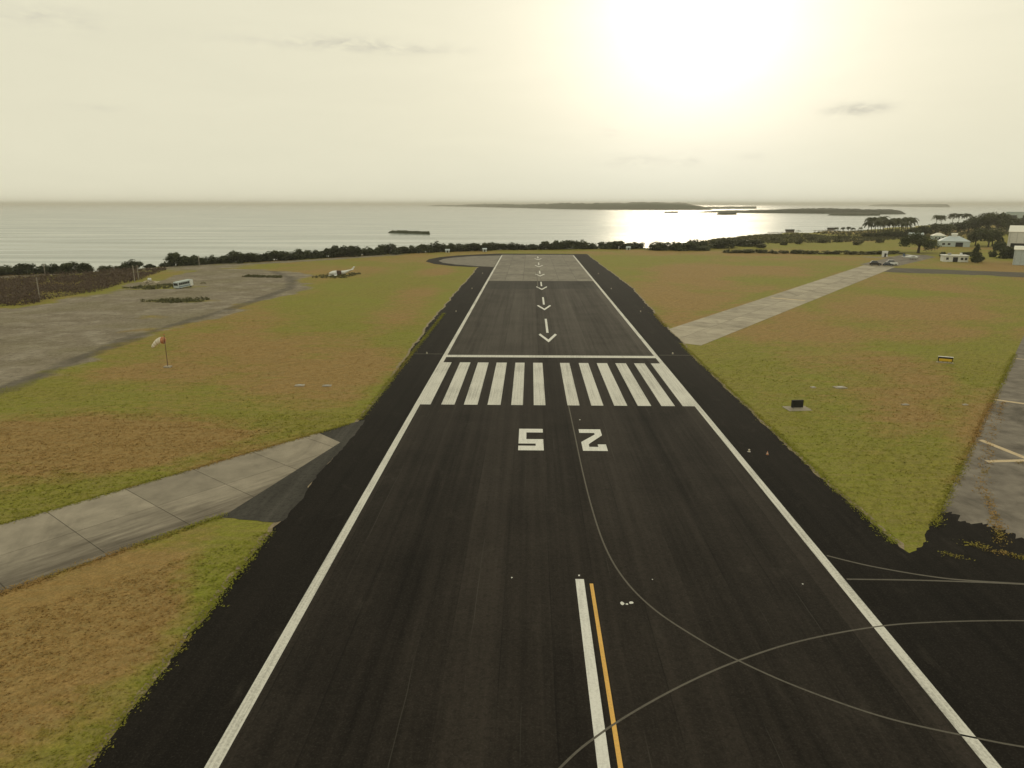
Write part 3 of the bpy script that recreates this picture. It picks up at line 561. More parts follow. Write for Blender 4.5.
def leaf_mesh(pts, nrm, size, rng, flat=.35):
    """one quad leaf spray per point"""
    n = len(pts); d = nrm + rng.normal(0, .75, (n, 3)); d /= np.linalg.norm(d, axis=1)[:, None] + 1e-9
    r = rng.normal(0, 1, (n, 3)); u = np.cross(d, r); u /= np.linalg.norm(u, axis=1)[:, None] + 1e-9; v = np.cross(d, u)
    s = (size * rng.uniform(.6, 1.35, n))[:, None]; k = rng.uniform(.45, .8, n)[:, None]
    co = np.stack([pts - u * s, pts - v * s * k + d * s * .15, pts + u * s, pts + v * s * k + d * s * .15], 1)
    return co.reshape(-1, 3), np.arange(n * 4).reshape(-1, 4)
def crown_data(seed, n, lobes, kind='bush', leaf=.045):
    """unit crown: 1 wide, from z 0 to 1"""
    rng = np.random.default_rng(seed); P_, N_ = [], []
    for k in range(lobes):
        a = rng.uniform(0, 6.283); 
        if kind == 'bush': r = .36 * math.sqrt(rng.uniform(0, 1)); c = np.array([r * math.cos(a), r * math.sin(a), rng.uniform(.08, .70) * (1 - r * 1.1)]); rad = np.array([rng.uniform(.10, .24), rng.uniform(.10, .24), rng.uniform(.12, .27)])
        elif kind == 'umbrella': r = .40 * math.sqrt(rng.uniform(0, 1)); c = np.array([r * math.cos(a), r * math.sin(a), .76 - r * r * 2.4 + rng.uniform(-.16, .05)]); rad = np.array([rng.uniform(.09, .16), rng.uniform(.09, .16), rng.uniform(.10, .17)])
        elif kind == 'cone': t = k / lobes; r = .24 * (1 - t) * rng.uniform(.4, 1); c = np.array([r * math.cos(a), r * math.sin(a), .15 + .72 * t]); q = .22 * (1 - t) + .07; rad = np.array([q, q, .14])
        else: r = .33 * math.sqrt(rng.uniform(0, 1)); c = np.array([r * math.cos(a), r * math.sin(a), rng.uniform(.38, .82) - r * .25]); rad = np.array([rng.uniform(.12, .2), rng.uniform(.12, .2), rng.uniform(.12, .2)])
        m = n // lobes; d = rng.normal(0, 1, (m, 3)); d /= np.linalg.norm(d, axis=1)[:, None]
        q = rng.uniform(.3, 1.25, m)[:, None] ** .6; p = c + d * rad * q; P_.append(p); N_.append(d)
    p = np.concatenate(P_); d = np.concatenate(N_); k = p[:, 2] > .01; p, d = p[k], d[k]; p[:, 2] = np.minimum(p[:, 2], 1.02)
    return leaf_mesh(p, d, leaf, rng)
def mesh_np(name, co, fc, m):
    me = bpy.data.meshes.new(name); np_mesh(me, co, fc); me.materials.append(m); return me
BUSH = [mesh_np('crown', *crown_data(100 + i, 1700, 15 + i % 4, 'bush', .055), M['leaf']) for i in range(6)]
OLIVE = [mesh_np('crown', *crown_data(200 + i, 620, 9 + i % 3, 'bush', .06), M['leaf_olive']) for i in range(4)]
BIGO = [mesh_np('crown', *crown_data(250 + i, 2200, 18, 'bush', .04), M['leaf_mid']) for i in range(3)]
TREE = [mesh_np('crown', *crown_data(300 + i, 1300, 16, 'tree', .042), M['leaf_mid']) for i in range(4)]
CONE = [mesh_np('crown', *crown_data(400, 700, 14, 'cone', .05), M['leaf'])]
UMB = mesh_np('crown', *crown_data(500, 3200, 34, 'umbrella', .026), M['leaf'])
def trunk_mesh(seed, hh, limbs=4, r=.035, spread=.22, top=.6):
    rnd = random.Random(seed); mb = MB(); mb.tube([(0, 0, -.05), (.01, 0, hh * .5), (0, .01, hh)], [r, r * .8, r * .62], 7)
    for k in range(limbs):
        a = k * 6.283 / limbs + rnd.uniform(-.4, .4); s = spread * rnd.uniform(.7, 1.2)
        mb.tube([(0, 0, hh * .9), (s * .45 * math.cos(a), s * .45 * math.sin(a), hh + (top - hh) * .5), (s * math.cos(a), s * math.sin(a), top)], [r * .55, r * .4, r * .15], 5)
    o = mb.build('trunk', M['bark']); me = o.data; bpy.data.objects.remove(o); return me
TR_BUSH = trunk_mesh(1, .18, 5, .03, .24, .55); TR_TREE = trunk_mesh(2, .38, 5, .035, .24, .72); TR_UMB = trunk_mesh(3, .36, 7, .045, .34, .74)
def plant(name, x, y, w, h, crown, trunk, label, cat, group, seed, z=None):
    rnd = random.Random(seed)
    if z is None: z = float(height(np.array([x]), np.array([y]))[0])
    e = empty(name, (x, y, z), rnd.uniform(0, 6.28), label, cat, group)
    c = link('crown', crown, e); c.scale = (w * rnd.uniform(1.0, 1.2), w * rnd.uniform(.9, 1.1), h * 1.22); t = link('trunk', trunk, e); t.scale = (w, w, h)
    return e
ORD = 'first second third fourth fifth sixth seventh eighth ninth tenth eleventh twelfth thirteenth fourteenth fifteenth sixteenth seventeenth eighteenth nineteenth'.split()
def ordn(i):
    """1 -> first, 27 -> twenty-seventh"""
    if i < 20: return ORD[i - 1]
    t, u = divmod(i, 10); b = ['twent', 'thirt', 'fort', 'fift', 'sixt'][t - 2]
    return b + 'ieth' if u == 0 else b + 'y-' + ORD[u - 1]

SHORE = [(-229.4, 306.9, 11.6, 5.9), (-221.8, 309.9, 8.8, 4.1), (-215.7, 312.2, 6.9, 3.2), (-210.7, 314.2, 7.9, 4.2), (-204.9, 316.4, 10.0, 5.2), (-201.0, 318.1, 6.0, 4.7), (-195.0, 326.0, 7.2, 2.9), (-192.0, 331.5, 5.2, 2.5), (-189.0, 337.2, 9.0, 4.5), (-185.1, 344.5, 5.4, 2.5), (-181.0, 352.0, 6.7, 2.6), (-177.1, 356.4, 10.1, 5.8), (-172.4, 360.5, 9.1, 5.3), (-168.7, 363.6, 6.9, 3.8), (-164.2, 367.5, 8.1, 4.3), (-159.6, 371.5, 8.2, 4.9), (-154.9, 375.5, 13.0, 8.3), (-149.0, 381.1, 9.6, 6.8), (-144.7, 385.4, 9.7, 6.8), (-139.4, 390.6, 13.5, 8.1), (-133.6, 396.4, 11.2, 5.9), (-128.5, 401.5, 8.8, 5.9), (-123.2, 406.7, 9.0, 5.4), (-117.4, 412.4, 9.1, 6.1), (-111.4, 418.5, 11.9, 8.0), (-105.3, 424.7, 10.7, 7.5), (-99.0, 431.2, 9.5, 5.7), (-94.1, 436.3, 9.6, 6.4), (-86.9, 443.6, 14.0, 9.8), (-80.0, 450.0, 9.9, 6.6), (-75.4, 452.9, 11.4, 8.0), (-67.9, 457.7, 10.1, 5.4), (-60.2, 462.6, 10.2, 6.1), (-53.0, 467.1, 10.3, 6.2), (-45.6, 471.8, 10.4, 6.3), (-37.5, 477.0, 10.5, 6.3), (-29.9, 481.8, 12.1, 7.1), (-21.4, 487.2, 10.7, 5.8), (-13.3, 489.0, 10.8, 5.8), (-5.2, 490.5, 10.8, 5.8), (2.9, 492.0, 11.6, 6.5), (11.1, 493.6, 10.9, 5.8), (19.4, 495.1, 10.9, 6.6), (27.6, 496.7, 12.5, 6.6), (36.0, 498.2, 11.0, 5.9), (42.2, 499.4, 9.4, 5.2), (52.7, 501.1, 12.6, 6.7), (62.5, 502.4, 15.8, 7.4), (73.1, 503.8, 12.7, 6.7)]
for i, (x, y, w, h) in enumerate(SHORE):
    sz = 'tall rounded' if h > 7.3 else 'low' if h < 4 else 'rounded'
    plant('shore_bush', x, y, w * 1.08, h * (1.18 if i < 12 else 1.0) * (.7 + .42 * ((i * 7919) % 10) / 9), BUSH[i % 6], TR_BUSH, f'{sz} dark green shore bush, {ordn(i + 1)} from the left along the coast', 'bush', 'bushes lining the shore', i)
RSHORE = [(87.0, 488.2, 17.9, 7.6), (100.4, 488.6, 20.6, 8.9), (116.4, 500.0, 21.1, 8.4), (134.5, 511.9, 21.6, 8.6), (157.8, 537.1, 22.7, 8.3), (84, 486, 10.5, 3.9), (112.3, 482.3, 11.9, 4.0)]
for i, (x, y, w, h) in enumerate(RSHORE):
    plant('thicket_bush', x, y, w * 1.1, h * .85, BIGO[i % 3], TR_BUSH, f'{"small" if h < 5 else "broad"} thicket bush right of the shoreline gap, {ordn(i + 1 if i < 5 else i - 4)} of its size from the left', 'bush', 'bushes right of the shoreline gap', 60 + i)
HEDGE = [(124.9, 460.4, 6.5, 2.6), (131.5, 459.3, 7.8, 3.2), (138.1, 458.2, 9.0, 3.9), (144.7, 457.1, 7.1, 4.5), (151.2, 456.1, 8.3, 2.6), (157.6, 455.0, 6.4, 3.2), (164.1, 454.0, 7.7, 3.8), (170.5, 452.9, 8.9, 4.5), (176.8, 451.9, 7.0, 2.5), (183.2, 450.8, 8.2, 3.2), (189.5, 449.8, 6.3, 3.8), (195.7, 448.8, 7.6, 4.4), (202.0, 447.8, 8.8, 2.5), (208.2, 448.8, 6.9, 3.1), (214.4, 448.7, 8.1, 3.8), (220.5, 450.7, 6.3, 4.4), (226.6, 453.7, 7.5, 2.5)]
for i, (x, y, w, h) in enumerate(HEDGE):
    plant('hedge_shrub', x, y, w * 1.25, h * .8, OLIVE[i % 4], TR_BUSH, f'low olive shrub in the hedge row left of the umbrella tree, {ordn(i + 1)} from the left', 'shrub', 'shrubs of the hedge row', 80 + i)
SCAT = [(208.2, 565.4, 6.4, 4.8), (231.0, 580.6, 8.2, 4.1), (250.1, 596.4, 8.4, 5.0), (190.3, 551.1, 7.0, 3.9), (246.9, 552.6, 7.0, 4.7), (161.2, 512.6, 8.7, 3.6), (241.7, 629.3, 8.9, 4.4), (204.2, 611.3, 10.3, 4.3), (277.7, 648.3, 8.2, 4.6), (277.0, 581.8, 7.4, 4.9)]
for i, (x, y, w, h) in enumerate(sorted(SCAT)):
    plant('field_bush', x, y, w * 1.1, h, OLIVE[(i + 1) % 4], TR_BUSH, f'lone olive bush in the scrub behind the hedge row, {ordn(i + 1)} from the left', 'bush', 'bushes in the field behind the hedge', 110 + i)
WOOD = [(381.1, 711.8, 14.0, 9.0), (416.8, 760.0, 17.1, 9.6), (414.3, 735.5, 18.6, 10.3), (439.5, 760.6, 19.3, 10.7), (466.4, 787.4, 19.9, 14.4), (477.0, 787.7, 22.2, 16.6), (487.7, 788.0, 22.2, 18.8), (480.7, 761.7, 21.4, 19.3), (525.0, 816.9, 20.7, 17.2), (554.8, 847.7, 19.1, 13.1), (562.8, 847.9, 16.7, 11.9), (348.7, 669.2, 11.3, 8.5)]
for i, (x, y, w, h) in enumerate(sorted(WOOD)):
    plant('woodland_tree', x, y, w * 1.2, h * 1.0, TREE[i % 4], TR_TREE, f'dense green tree in the wood behind the hangar, {ordn(i + 1)} from the left', 'tree', 'trees of the wood at right', 130 + i)
for i, (x, y, w, h) in enumerate([(327.2, 541.5, 13.7, 11.4), (329.0, 528.9, 16.4, 11.9), (337.3, 538.2, 13.4, 10.4)]):
    plant('broadleaf_tree', x, y, w * 1.1, h, TREE[(i + 1) % 4], TR_TREE, ['left', 'nearest middle', 'right'][i] + ' tree of the dark clump beside the big white hangar', 'tree', 'dark clump beside the hangar', 150 + i)
for i, (x, y, w, h, nm, cr, lb) in enumerate([(313, 489.3, 9.7, 6.3, 'broadleaf_bush', BUSH[1], 'dark bush behind the small grey shed'), (233.2, 383.7, 7.4, 8.5, 'conifer_tree', CONE[0], 'dark pointed tree right of the flat white house'), (238.6, 390.0, 5.5, 3.8, 'broadleaf_bush', BUSH[2], 'low bush at the foot of the pointed tree'),
        (269.3, 427.8, 4.2, 4.8, 'broadleaf_bush', BUSH[3], 'narrow small bush alone between the pointed tree and the shed'), (270.3, 416.9, 9.4, 7.7, 'broadleaf_bush', BUSH[0], 'dark bushy tree left of the grey shed wall'), (260.3, 436.0, 6.1, 3.1, 'broadleaf_bush', BUSH[4], 'low round bush in front of the dark clump'), (236.8, 419.0, 4.7, 4.1, 'broadleaf_bush', BUSH[5], 'small dark bush left behind the flat white house')]):
    plant(nm, x, y, w * 1.15, h, cr, TR_TREE if nm == 'conifer_tree' else TR_BUSH, lb, 'tree' if 'tree' in nm else 'bush', None, 160 + i)
plant('umbrella_tree', 244.5, 462.1, 22.5, 12.5, UMB, TR_UMB, 'wide dark umbrella shaped tree at the end of the right taxiway', 'tree', None, 171)
# palms
def palm_meshes(seed):
    rng = random.Random(seed); mb = MB(); b = rng.uniform(-.09, .09)
    mb.tube([(0, 0, -.03), (b * .3, .01, .3), (b * .7, .01, .6), (b, 0, .86)], [.022, .017, .014, .012], 7); o = mb.build('trunk', M['bark']); tm = o.data; bpy.data.objects.remove(o)
    mb = MB(); top = Vector((b, 0, .86))
    for k in range(30):
        a = k * 2.399 + rng.uniform(-.2, .2); L = rng.uniform(.30, .40); up = rng.uniform(-.25, .9); dv = Vector((math.cos(a), math.sin(a), 0)); sd = Vector((-dv.y, dv.x, 0))
        pts = [top + dv * L * t + Vector((0, 0, up * L * t - .85 * L * t * t * (1 + .3 * up))) for t in (0, .2, .4, .6, .8, 1)]
        for i in range(5):
            p, q = pts[i], pts[i + 1]; w0 = .075 * (1 - abs(i / 5 - .4)); w1 = .075 * (1 - abs((i + 1) / 5 - .4)) * (.5 if i == 4 else 1)
            for s in (-1, 1):                                     # leaflets hang either side of the rib
                for u in (0., .5):
                    r0 = p.lerp(q, u); r1 = p.lerp(q, u + .38); mb.add([r0, r1, r1 + sd * s * w1 + Vector((0, 0, -.03)) + dv * .03, r0 + sd * s * w0 + Vector((0, 0, -.03)) + dv * .03], [(0, 1, 2, 3)])
    o = mb.build('crown', M['leaf_palm']); cm = o.data; bpy.data.objects.remove(o); return tm, cm
PALMS = [palm_meshes(s) for s in (1, 2, 3, 4)]
def palm(x, y, h, label, group, i):
    tm, cm = PALMS[i % 4]; e = empty('palm_tree', (x, y, 0), i * 1.7, label, 'palm', group); link('trunk', tm, e).scale = (h, h, h); link('crown', cm, e).scale = (h, h, h)
GROVE = [(316.1, 688.6, 12.6), (326.9, 706.0, 15.9), (338.1, 724.2, 15.3), (324.6, 688.8, 13.6), (335.5, 706.2, 12.9), (347.0, 724.5, 16.3), (333.0, 689.1, 14.5), (344.1, 706.4, 13.9), (355.9, 724.7, 13.3), (341.4, 689.3, 15.5), (352.8, 706.7, 14.9), (364.7, 724.9, 14.3), (349.9, 689.5, 12.6), (361.4, 706.9, 15.9), (373.6, 725.2, 15.3)]
for i, (x, y, h) in enumerate(sorted(GROVE, key=lambda a: a[0] / a[1])): palm(x, y, h * 1.22, f'coconut palm of the waterfront grove left of the wood, {ordn(i + 1)} from the left', 'palms of the waterfront grove', i)
for i, (x, y, w, h) in enumerate([(314, 684, 9, 5), (322, 681, 10, 6), (330, 684, 11, 7), (338, 682, 10, 6.5), (346, 684, 11, 7.5), (354, 690, 12, 7), (362, 700, 12, 8), (371, 715, 13, 8)]):
    plant('grove_bush', x, y, w * 1.3, h, BIGO[i % 3], TR_BUSH, f'leafy bush at the foot of the waterfront palm grove, {ordn(i + 1)} from the left', 'bush', 'bushes under the palm grove', 190 + i)
FARP = [(521.0, 951.9, 18), (527.4, 952.1, 17.5), (592.2, 1039.8, 19), (600.6, 1040.0, 18.5), (610.5, 1040.2, 19)]
for i, (x, y, h) in enumerate(FARP): palm(x, y, h, f'tall palm standing clear above the wood, {ordn(i + 1)} of the row', 'palms above the wood', 20 + i)
SMALLP = [(314.7, 757.4, 7.4), (320.9, 757.5, 7.4), (327.1, 757.7, 8.0), (331.2, 757.8, 7.0), (351.2, 784.4, 6.5)]
for i, (x, y, h) in enumerate(SMALLP): palm(x, y, h, f'small palm on the waterfront beside the right jetty, {ordn(i + 1)} from the left', 'small palms by the jetty', 30 + i)

# scrub masses
def scrub(name, polys, n, hgt, size, m, label, seed, per=14):
    rng = np.random.default_rng(seed); P_, N_ = [], []
    for poly in polys:
        xs = [p[0] for p in poly]; ys = [p[1] for p in poly]; x = rng.uniform(min(xs), max(xs), n * 3); y = rng.uniform(min(ys), max(ys), n * 3)
        k = inside(x, y, poly) & (fbm(x, y, 16, seed) > .30); x, y = x[k][:n], y[k][:n]; z = height(x, y); hh = hgt * (.45 + 1.1 * fbm(x, y, 20, seed + 3)) * rng.uniform(.7, 1.2, len(x))
        d = rng.normal(0, 1, (len(x), per, 3)); d[..., 2] = np.abs(d[..., 2]); d /= np.linalg.norm(d, axis=2)[..., None]; q = rng.uniform(.4, 1, (len(x), per, 1))
        P_.append((np.stack([x, y, z], 1)[:, None] + d * q * np.stack([hh * .8, hh * .8, hh], 1)[:, None]).reshape(-1, 3)); N_.append(d.reshape(-1, 3))
    co, fc = leaf_mesh(np.concatenate(P_), np.concatenate(N_), size, rng)
    tag(link(name, mesh_np(name, co, fc, m)), label, 'scrub', kind='stuff')
scrub('dry_scrub', [[(-162, 209), (-154, 213), (-157, 232), (-153, 247), (-162, 296), (-172, 336), (-186, 330), (-199, 302), (-213, 281), (-240, 250), (-220, 200)]], 3800, 2.1, .28, M['twig'], 'leafless reddish brown scrub thicket between the yard and the shore', 11)
scrub('coastal_scrub', [[(125, 545), (160, 562), (230, 580), (290, 612), (340, 660), (300, 700), (280, 760), (230, 730), (160, 640)], [(300, 690), (340, 640), (420, 690), (520, 760), (640, 900), (560, 1000), (420, 880), (300, 790)]], 2600, 1.5, .4, M['leaf_olive'], 'low olive scrub covering the flat ground behind the hedge', 12)
scrub('yard_weeds', [[(-124, 222), (-112, 218), (-99, 223), (-100, 229), (-112, 228)], [(-150, 258), (-138, 252), (-124, 268), (-126, 276), (-140, 272)], [(-122, 300), (-104, 296), (-106, 303), (-122, 306)], [(-92, 296), (-78, 296), (-74, 318), (-88, 320)]], 160, .8, .22, M['leaf_olive'], 'patches of weeds growing on the bare yard', 13)

# ------------------------------------------------------------------ islands
def island(name, front, depth, hmax, label, seed, rows=9):
    """low wooded island: front shoreline points, ridge hmax high, rough tree canopy surface"""
    P_ = [Vector(p) for p in front]; L = [0]
    for a, b in zip(P_, P_[1:]): L.append(L[-1] + (b - a).length)
    n = 220; xs = np.linspace(0, L[-1], n); fx = np.interp(xs, L, [p.x for p in P_]); fy = np.interp(xs, L, [p.y for p in P_]); co = []
    rng = np.random.default_rng(seed); u = xs / L[-1]; env = np.minimum(1, np.minimum(u * 9, (1 - u) * 45)) ** .6; hmax = np.interp(xs, L, hmax if isinstance(hmax, list) else [hmax] * len(L))
    for r in range(rows):
        v = r / (rows - 1); prof = math.sin(math.pi * min(v * 1.15, 1)) ** .45 if 0 < v < 1 else 0; hx = fx / np.hypot(fx, fy); hy = fy / np.hypot(fx, fy)
        rough = .55 + .45 * fbm(xs, np.full(n, r * 97.), L[-1] / 7, seed) + .16 * (rng.uniform(0, 1, n) - .5); z = -3.2 + (hmax + 3.2) * env * prof * rough
        if r in (0, rows - 1): z = np.full(n, -4.)
        w = depth * env + 1
        co.append(np.stack([fx + hx * w * v, fy + hy * w * v, z], 1))
    co = np.concatenate(co); i = np.arange((n - 1) * (rows - 1)); a = (i // (n - 1)) * n + i % (n - 1)
    me = mesh_np(name, co, np.stack([a, a + 1, a + n + 1, a + n], 1), M['leaf']); tag(link(name, me), label, kind='structure')
island('main_island', [(-1700, 12000), (-570, 8176), (-92, 6138), (195, 4916), (406, 4317), (721, 4110), (1017, 4117)], 600, [16, 34, 42, 44, 48, 52, 46], 'long wooded island on the horizon below the sun', 1)
island('low_spit', [(1100, 4700), (1240, 4943), (1611, 5267)], 300, 17, 'thin low spit running right from the long island', 2)
island('near_island', [(640, 2900), (760, 2760), (900, 2650), (1040, 2560), (1180, 2430), (1225, 2418)], 200, [2, 9, 15, 19, 15, 5], 'flat wooded island in front of the horizon at right', 3)
island('near_spit', [(866, 2160), (905, 2125), (957, 2101), (1010, 2140)], 120, 7, 'low dark spit before the flat wooded island', 4)
island('far_island', [(5134, 11305), (4537, 8894), (4256, 7556)], 900, 34, 'faint pale island far off at the right horizon', 5)
island('reef_islet', [(-166, 838), (-140, 824), (-112, 806)], 14, 1.2, 'dark low reef islet in the sea at left', 6)
island('small_islet', [(494, 2737), (548, 2739)], 60, 4, 'tiny low islet in the bright sea below the long island', 7)
island('rock_islet', [(568, 2260), (602, 2255), (642, 2300)], 60, 7, 'small dark rocky islet left of the flat island', 8)

# ------------------------------------------------------------------ airfield furniture
def edge_light(x, y, label, group='runway edge lights'):
    e = empty('runway_edge_light', (x, y, .02), 0, label, 'light', group); e.scale = (.8, .8, .8)
    MB().tube([(0, 0, 0), (0, 0, .05)], .24, 12).build('base_plate', M['grey'], e); MB().tube([(0, 0, .05), (0, 0, .24)], [.06, .05], 8).build('stem', M['sign_yellow'], e)
    MB().tube([(0, 0, .24), (0, 0, .28), (0, 0, .38), (0, 0, .46)], [.12, .15, .14, .05], 10).build('lens', M['lamp_lens'], e, smooth=True)
for i, y in enumerate((143.4, 202.3, 259.4, 318)): edge_light(-21.3, y, f'small runway edge light on the left shoulder, {ordn(i + 1)} from the threshold')
for i, (x, y) in enumerate(((27.4, 84.7), (29.4, 144.5), (31.6, 203.5), (29.4, 260.3), (30, 318))): edge_light(x, y, f'small runway edge light on the right shoulder, {ordn(i + 1)} from the camera')
e = empty('marker_cone', (29.3, 83.6, .02), 0, 'small orange and white marker beside the nearest right edge light', 'marker')
MB().box(-.2, .2, -.2, .2, 0, .04).build('base', M['dark'], e); MB().tube([(0, 0, .04), (0, 0, .34), (0, 0, .48)], [.15, .06, .03], 10).build('cone', M['orange'], e); MB().tube([(0, 0, .2), (0, 0, .3)], [.105, .078], 10).build('band', M['sock_white'], e)

s = empty('black_sign', (40.3, 104.2, .0), R(6), 'square black board on legs on a pale concrete pad', 'sign'); s.scale = (.82, .82, .82)
MB().box(-1.0, 1.0, -.16, .16, .35, 1.65).build('board', M['black'], s, bevel=.03); fr = MB()
for z in (.33, 1.65): fr.box(-1.05, 1.05, -.2, .2, z, z + .06)
for x in (-1.06, 1.0): fr.box(x, x + .06, -.2, .2, .39, 1.65)
fr.build('frame', M['dark'], s)
for x in (-.7, .7): MB().box(x - .06, x + .06, -.06, .06, .1, .34).build('leg', M['grey'], s)
MB().box(-2.1, 2.3, -1.5, 1.6, -.05, .12).build('concrete_pad', M['concrete'], s, bevel=.03)

s = empty('taxiway_sign', (80.9, 137.6, 0), R(-24), 'yellow and black lit taxiway guidance sign standing on the right grass', 'sign'); s.scale = (.78, .78, .78)
MB().box(-1.6, 1.6, -.22, .22, .35, 1.45).build('housing', M['black'], s, bevel=.03); MB().box(-1.42, 1.42, -.26, -.222, .42, 1.05).build('face', M['sign_yellow'], s)
MB().box(-1.66, 1.66, -.27, .27, 1.45, 1.53).build('rim_highlight', M['metal_white'], s)  # white strip paints in the backlit glow along the sign's top edge
for x in (-1.35, -.45, .45, 1.35): MB().box(x - .05, x + .05, -.08, .08, 0, .35).build('leg', M['dark'], s)
MB().box(-1.9, 1.9, -.5, .5, -.05, .06).build('concrete_base', M['concrete'], s)

w = empty('windsock', (-68.7, 129.9, float(height(np.array([-68.7]), np.array([129.9]))[0])), 0, 'orange and white windsock drooping from a thin pole on the left grass', 'windsock'); w.scale = (.8, .8, .9)
MB().box(-.75, .75, -.7, .7, -.1, .28).build('base', M['concrete'], w, bevel=.03); MB().tube([(0, 0, .28), (0, 0, 4), (0, 0, 6.9)], [.09, .07, .05], 8).build('pole', M['rust'], w)
hoop = MB(); hoop.tube([(-.06 + .0, .58 * math.cos(k * .5236), 5.75 + .58 * math.sin(k * .5236)) for k in range(13)], .03, 5); hoop.build('hoop', M['grey'], w)
pts = [(-.06, 0, 5.75), (-.75, .02, 5.80), (-1.4, .05, 5.66), (-2.05, .08, 5.3), (-2.65, .1, 4.82), (-3.15, .1, 4.3)]; rr = [.72, .68, .6, .52, .42, .32]
for i in range(5):
    MB().tube([pts[i], [(a + b) / 2 for a, b in zip(pts[i], pts[i + 1])], pts[i + 1]], [rr[i], (rr[i] + rr[i + 1]) / 2 + .03, rr[i + 1]], 14).build('sock_section', M['orange' if i == 0 else 'sock_white'], w, smooth=True)
MB().tube([(0, 0, 6.9), (0, 0, 7.05)], .1, 8).build('lamp', M['red'], w)

for x, y, sx, sy, lb in ((-39.1, 116.1, 1.6, 1.2, 'flat pale concrete pad left of its twin in the brown grass'), (-34.5, 116.3, 1.5, 1.1, 'flat pale concrete pad nearer the runway on the left grass'), (52.1, 117.1, 2.0, 1.3, 'flat pale concrete pad behind the black sign'),
                         (47.6, 117.0, .8, .7, 'small pale pad left behind the black sign'), (57.8, 106.9, 1.1, .6, 'small pale pad in the middle of the right grass'), (67.0, 107.1, .8, .5, 'small pale pad near the old taxiway edge')):
    o = empty('junction_pad', (x, y, float(height(np.array([x]), np.array([y]))[0])), R(8), lb, 'concrete pad', 'concrete pads in the grass'); MB().box(-sx / 2, sx / 2, -sy / 2, sy / 2, -.25, .12).build('slab', M['concrete'], o, bevel=.03)
    MB().box(-sx * .22, sx * .22, -sy * .25, sy * .25, .12, .16).build('cover', M['grey'], o)

def pole(x, y, h, label):
    e = empty('utility_pole', (x, y, 0), .3, label, 'pole', 'wooden poles by the yard'); MB().tube([(0, 0, -.2), (0, 0, h * .5), (0, 0, h)], [.2, .18, .15], 8).build('post', M['pale_wood'], e); MB().box(-.7, .7, -.06, .06, h - .7, h - .55).build('crossarm', M['wood'], e)
pole(-158.0, 224.8, 7.2, 'tall bare pole at the edge of the brown scrub, far left'); pole(-156.9, 279.4, 6.6, 'left one of two close poles by the yard'); pole(-159.4, 287.0, 6.0, 'right one of two close poles by the yard')
pole(-213, 309, 4.6, 'short pale pole standing between the shore bushes'); pole(-166, 356, 5.0, 'pole in front of the shore bushes behind the bus')

# bus
b = empty('bus', (-127.6, 259.4, 0), R(90 - 12), 'derelict white and pale blue bus leaning on the bare yard', 'bus'); b.rotation_euler = (R(0), R(-2), R(78)); b.scale = (.88, .88, .88)
MB().prism([(-4.7, .55), (4.7, .55), (4.75, 1.2), (4.6, 2.9), (4.3, 3.1), (-4.4, 3.1), (-4.7, 2.8)], -1.2, 1.2).build('body', M['blue_white'], b, bevel=.06)
for y in (-1.23, 1.205):
    for x in (-4.2, -3.1, -2.0, -.9, .2, 1.3): MB().box(x, x + .95, y, y + .025, 1.75, 2.65).build('window', M['glass'], b)
MB().box(2.7, 4.4, -1.26, -1.2, .6, 2.95).build('side_panel', M['metal_white'], b); MB().box(4.62, 4.78, -1.1, 1.1, .7, 2.8).build('front_panel', M['metal_white'], b)
MB().box(-4.74, -4.69, -.95, .95, 1.6, 2.6).build('rear_window', M['glass'], b); MB().box(-4.6, 2.6, -1.235, -1.2, .95, 1.2).build('stripe', M['blue'], b)
def wheel(par, x, y, r=.34, w=.22, nm='wheel'):
    t = MB().tube([(x, y - w / 2, r), (x, y + w / 2, r)], r, 14).build(nm, M['dark'], par); MB().tube([(x, y - w / 2 - .015, r), (x, y + w / 2 + .015, r)], r * .55, 10).build('rim', M['grey'], t)
for x in (-3.0, 3.2):
    for y in (-1.02, 1.02): wheel(b, x, y, .48, .3)

r = empty('rubble_mound', (-149, 275.9, 0), 0, 'low pale rubble mound with a white lump on top', 'rubble')
rnd = random.Random(3); mb = MB()
for k in range(40):
    a = rnd.uniform(0, 6.28); d = rnd.uniform(0, 1) ** .6; q = rnd.uniform(.2, .55); z = (1 - d) * 1.1
    mb.box(-q, q, -q * .8, q * .8, -q * .6, q * .6, Matrix.Translation((d * 3.2 * math.cos(a), d * 2.2 * math.sin(a), z)) @ Matrix.Rotation(rnd.uniform(0, 3), 4, 'Z') @ Matrix.Rotation(rnd.uniform(-.5, .5), 4, 'X'))
mb.build('stones', M['rubble'], r); MB().box(-.6, .6, -.5, .5, 1.0, 1.9, Matrix.Rotation(.3, 4, 'Z')).build('white_block', M['metal_white'], r, bevel=.1)

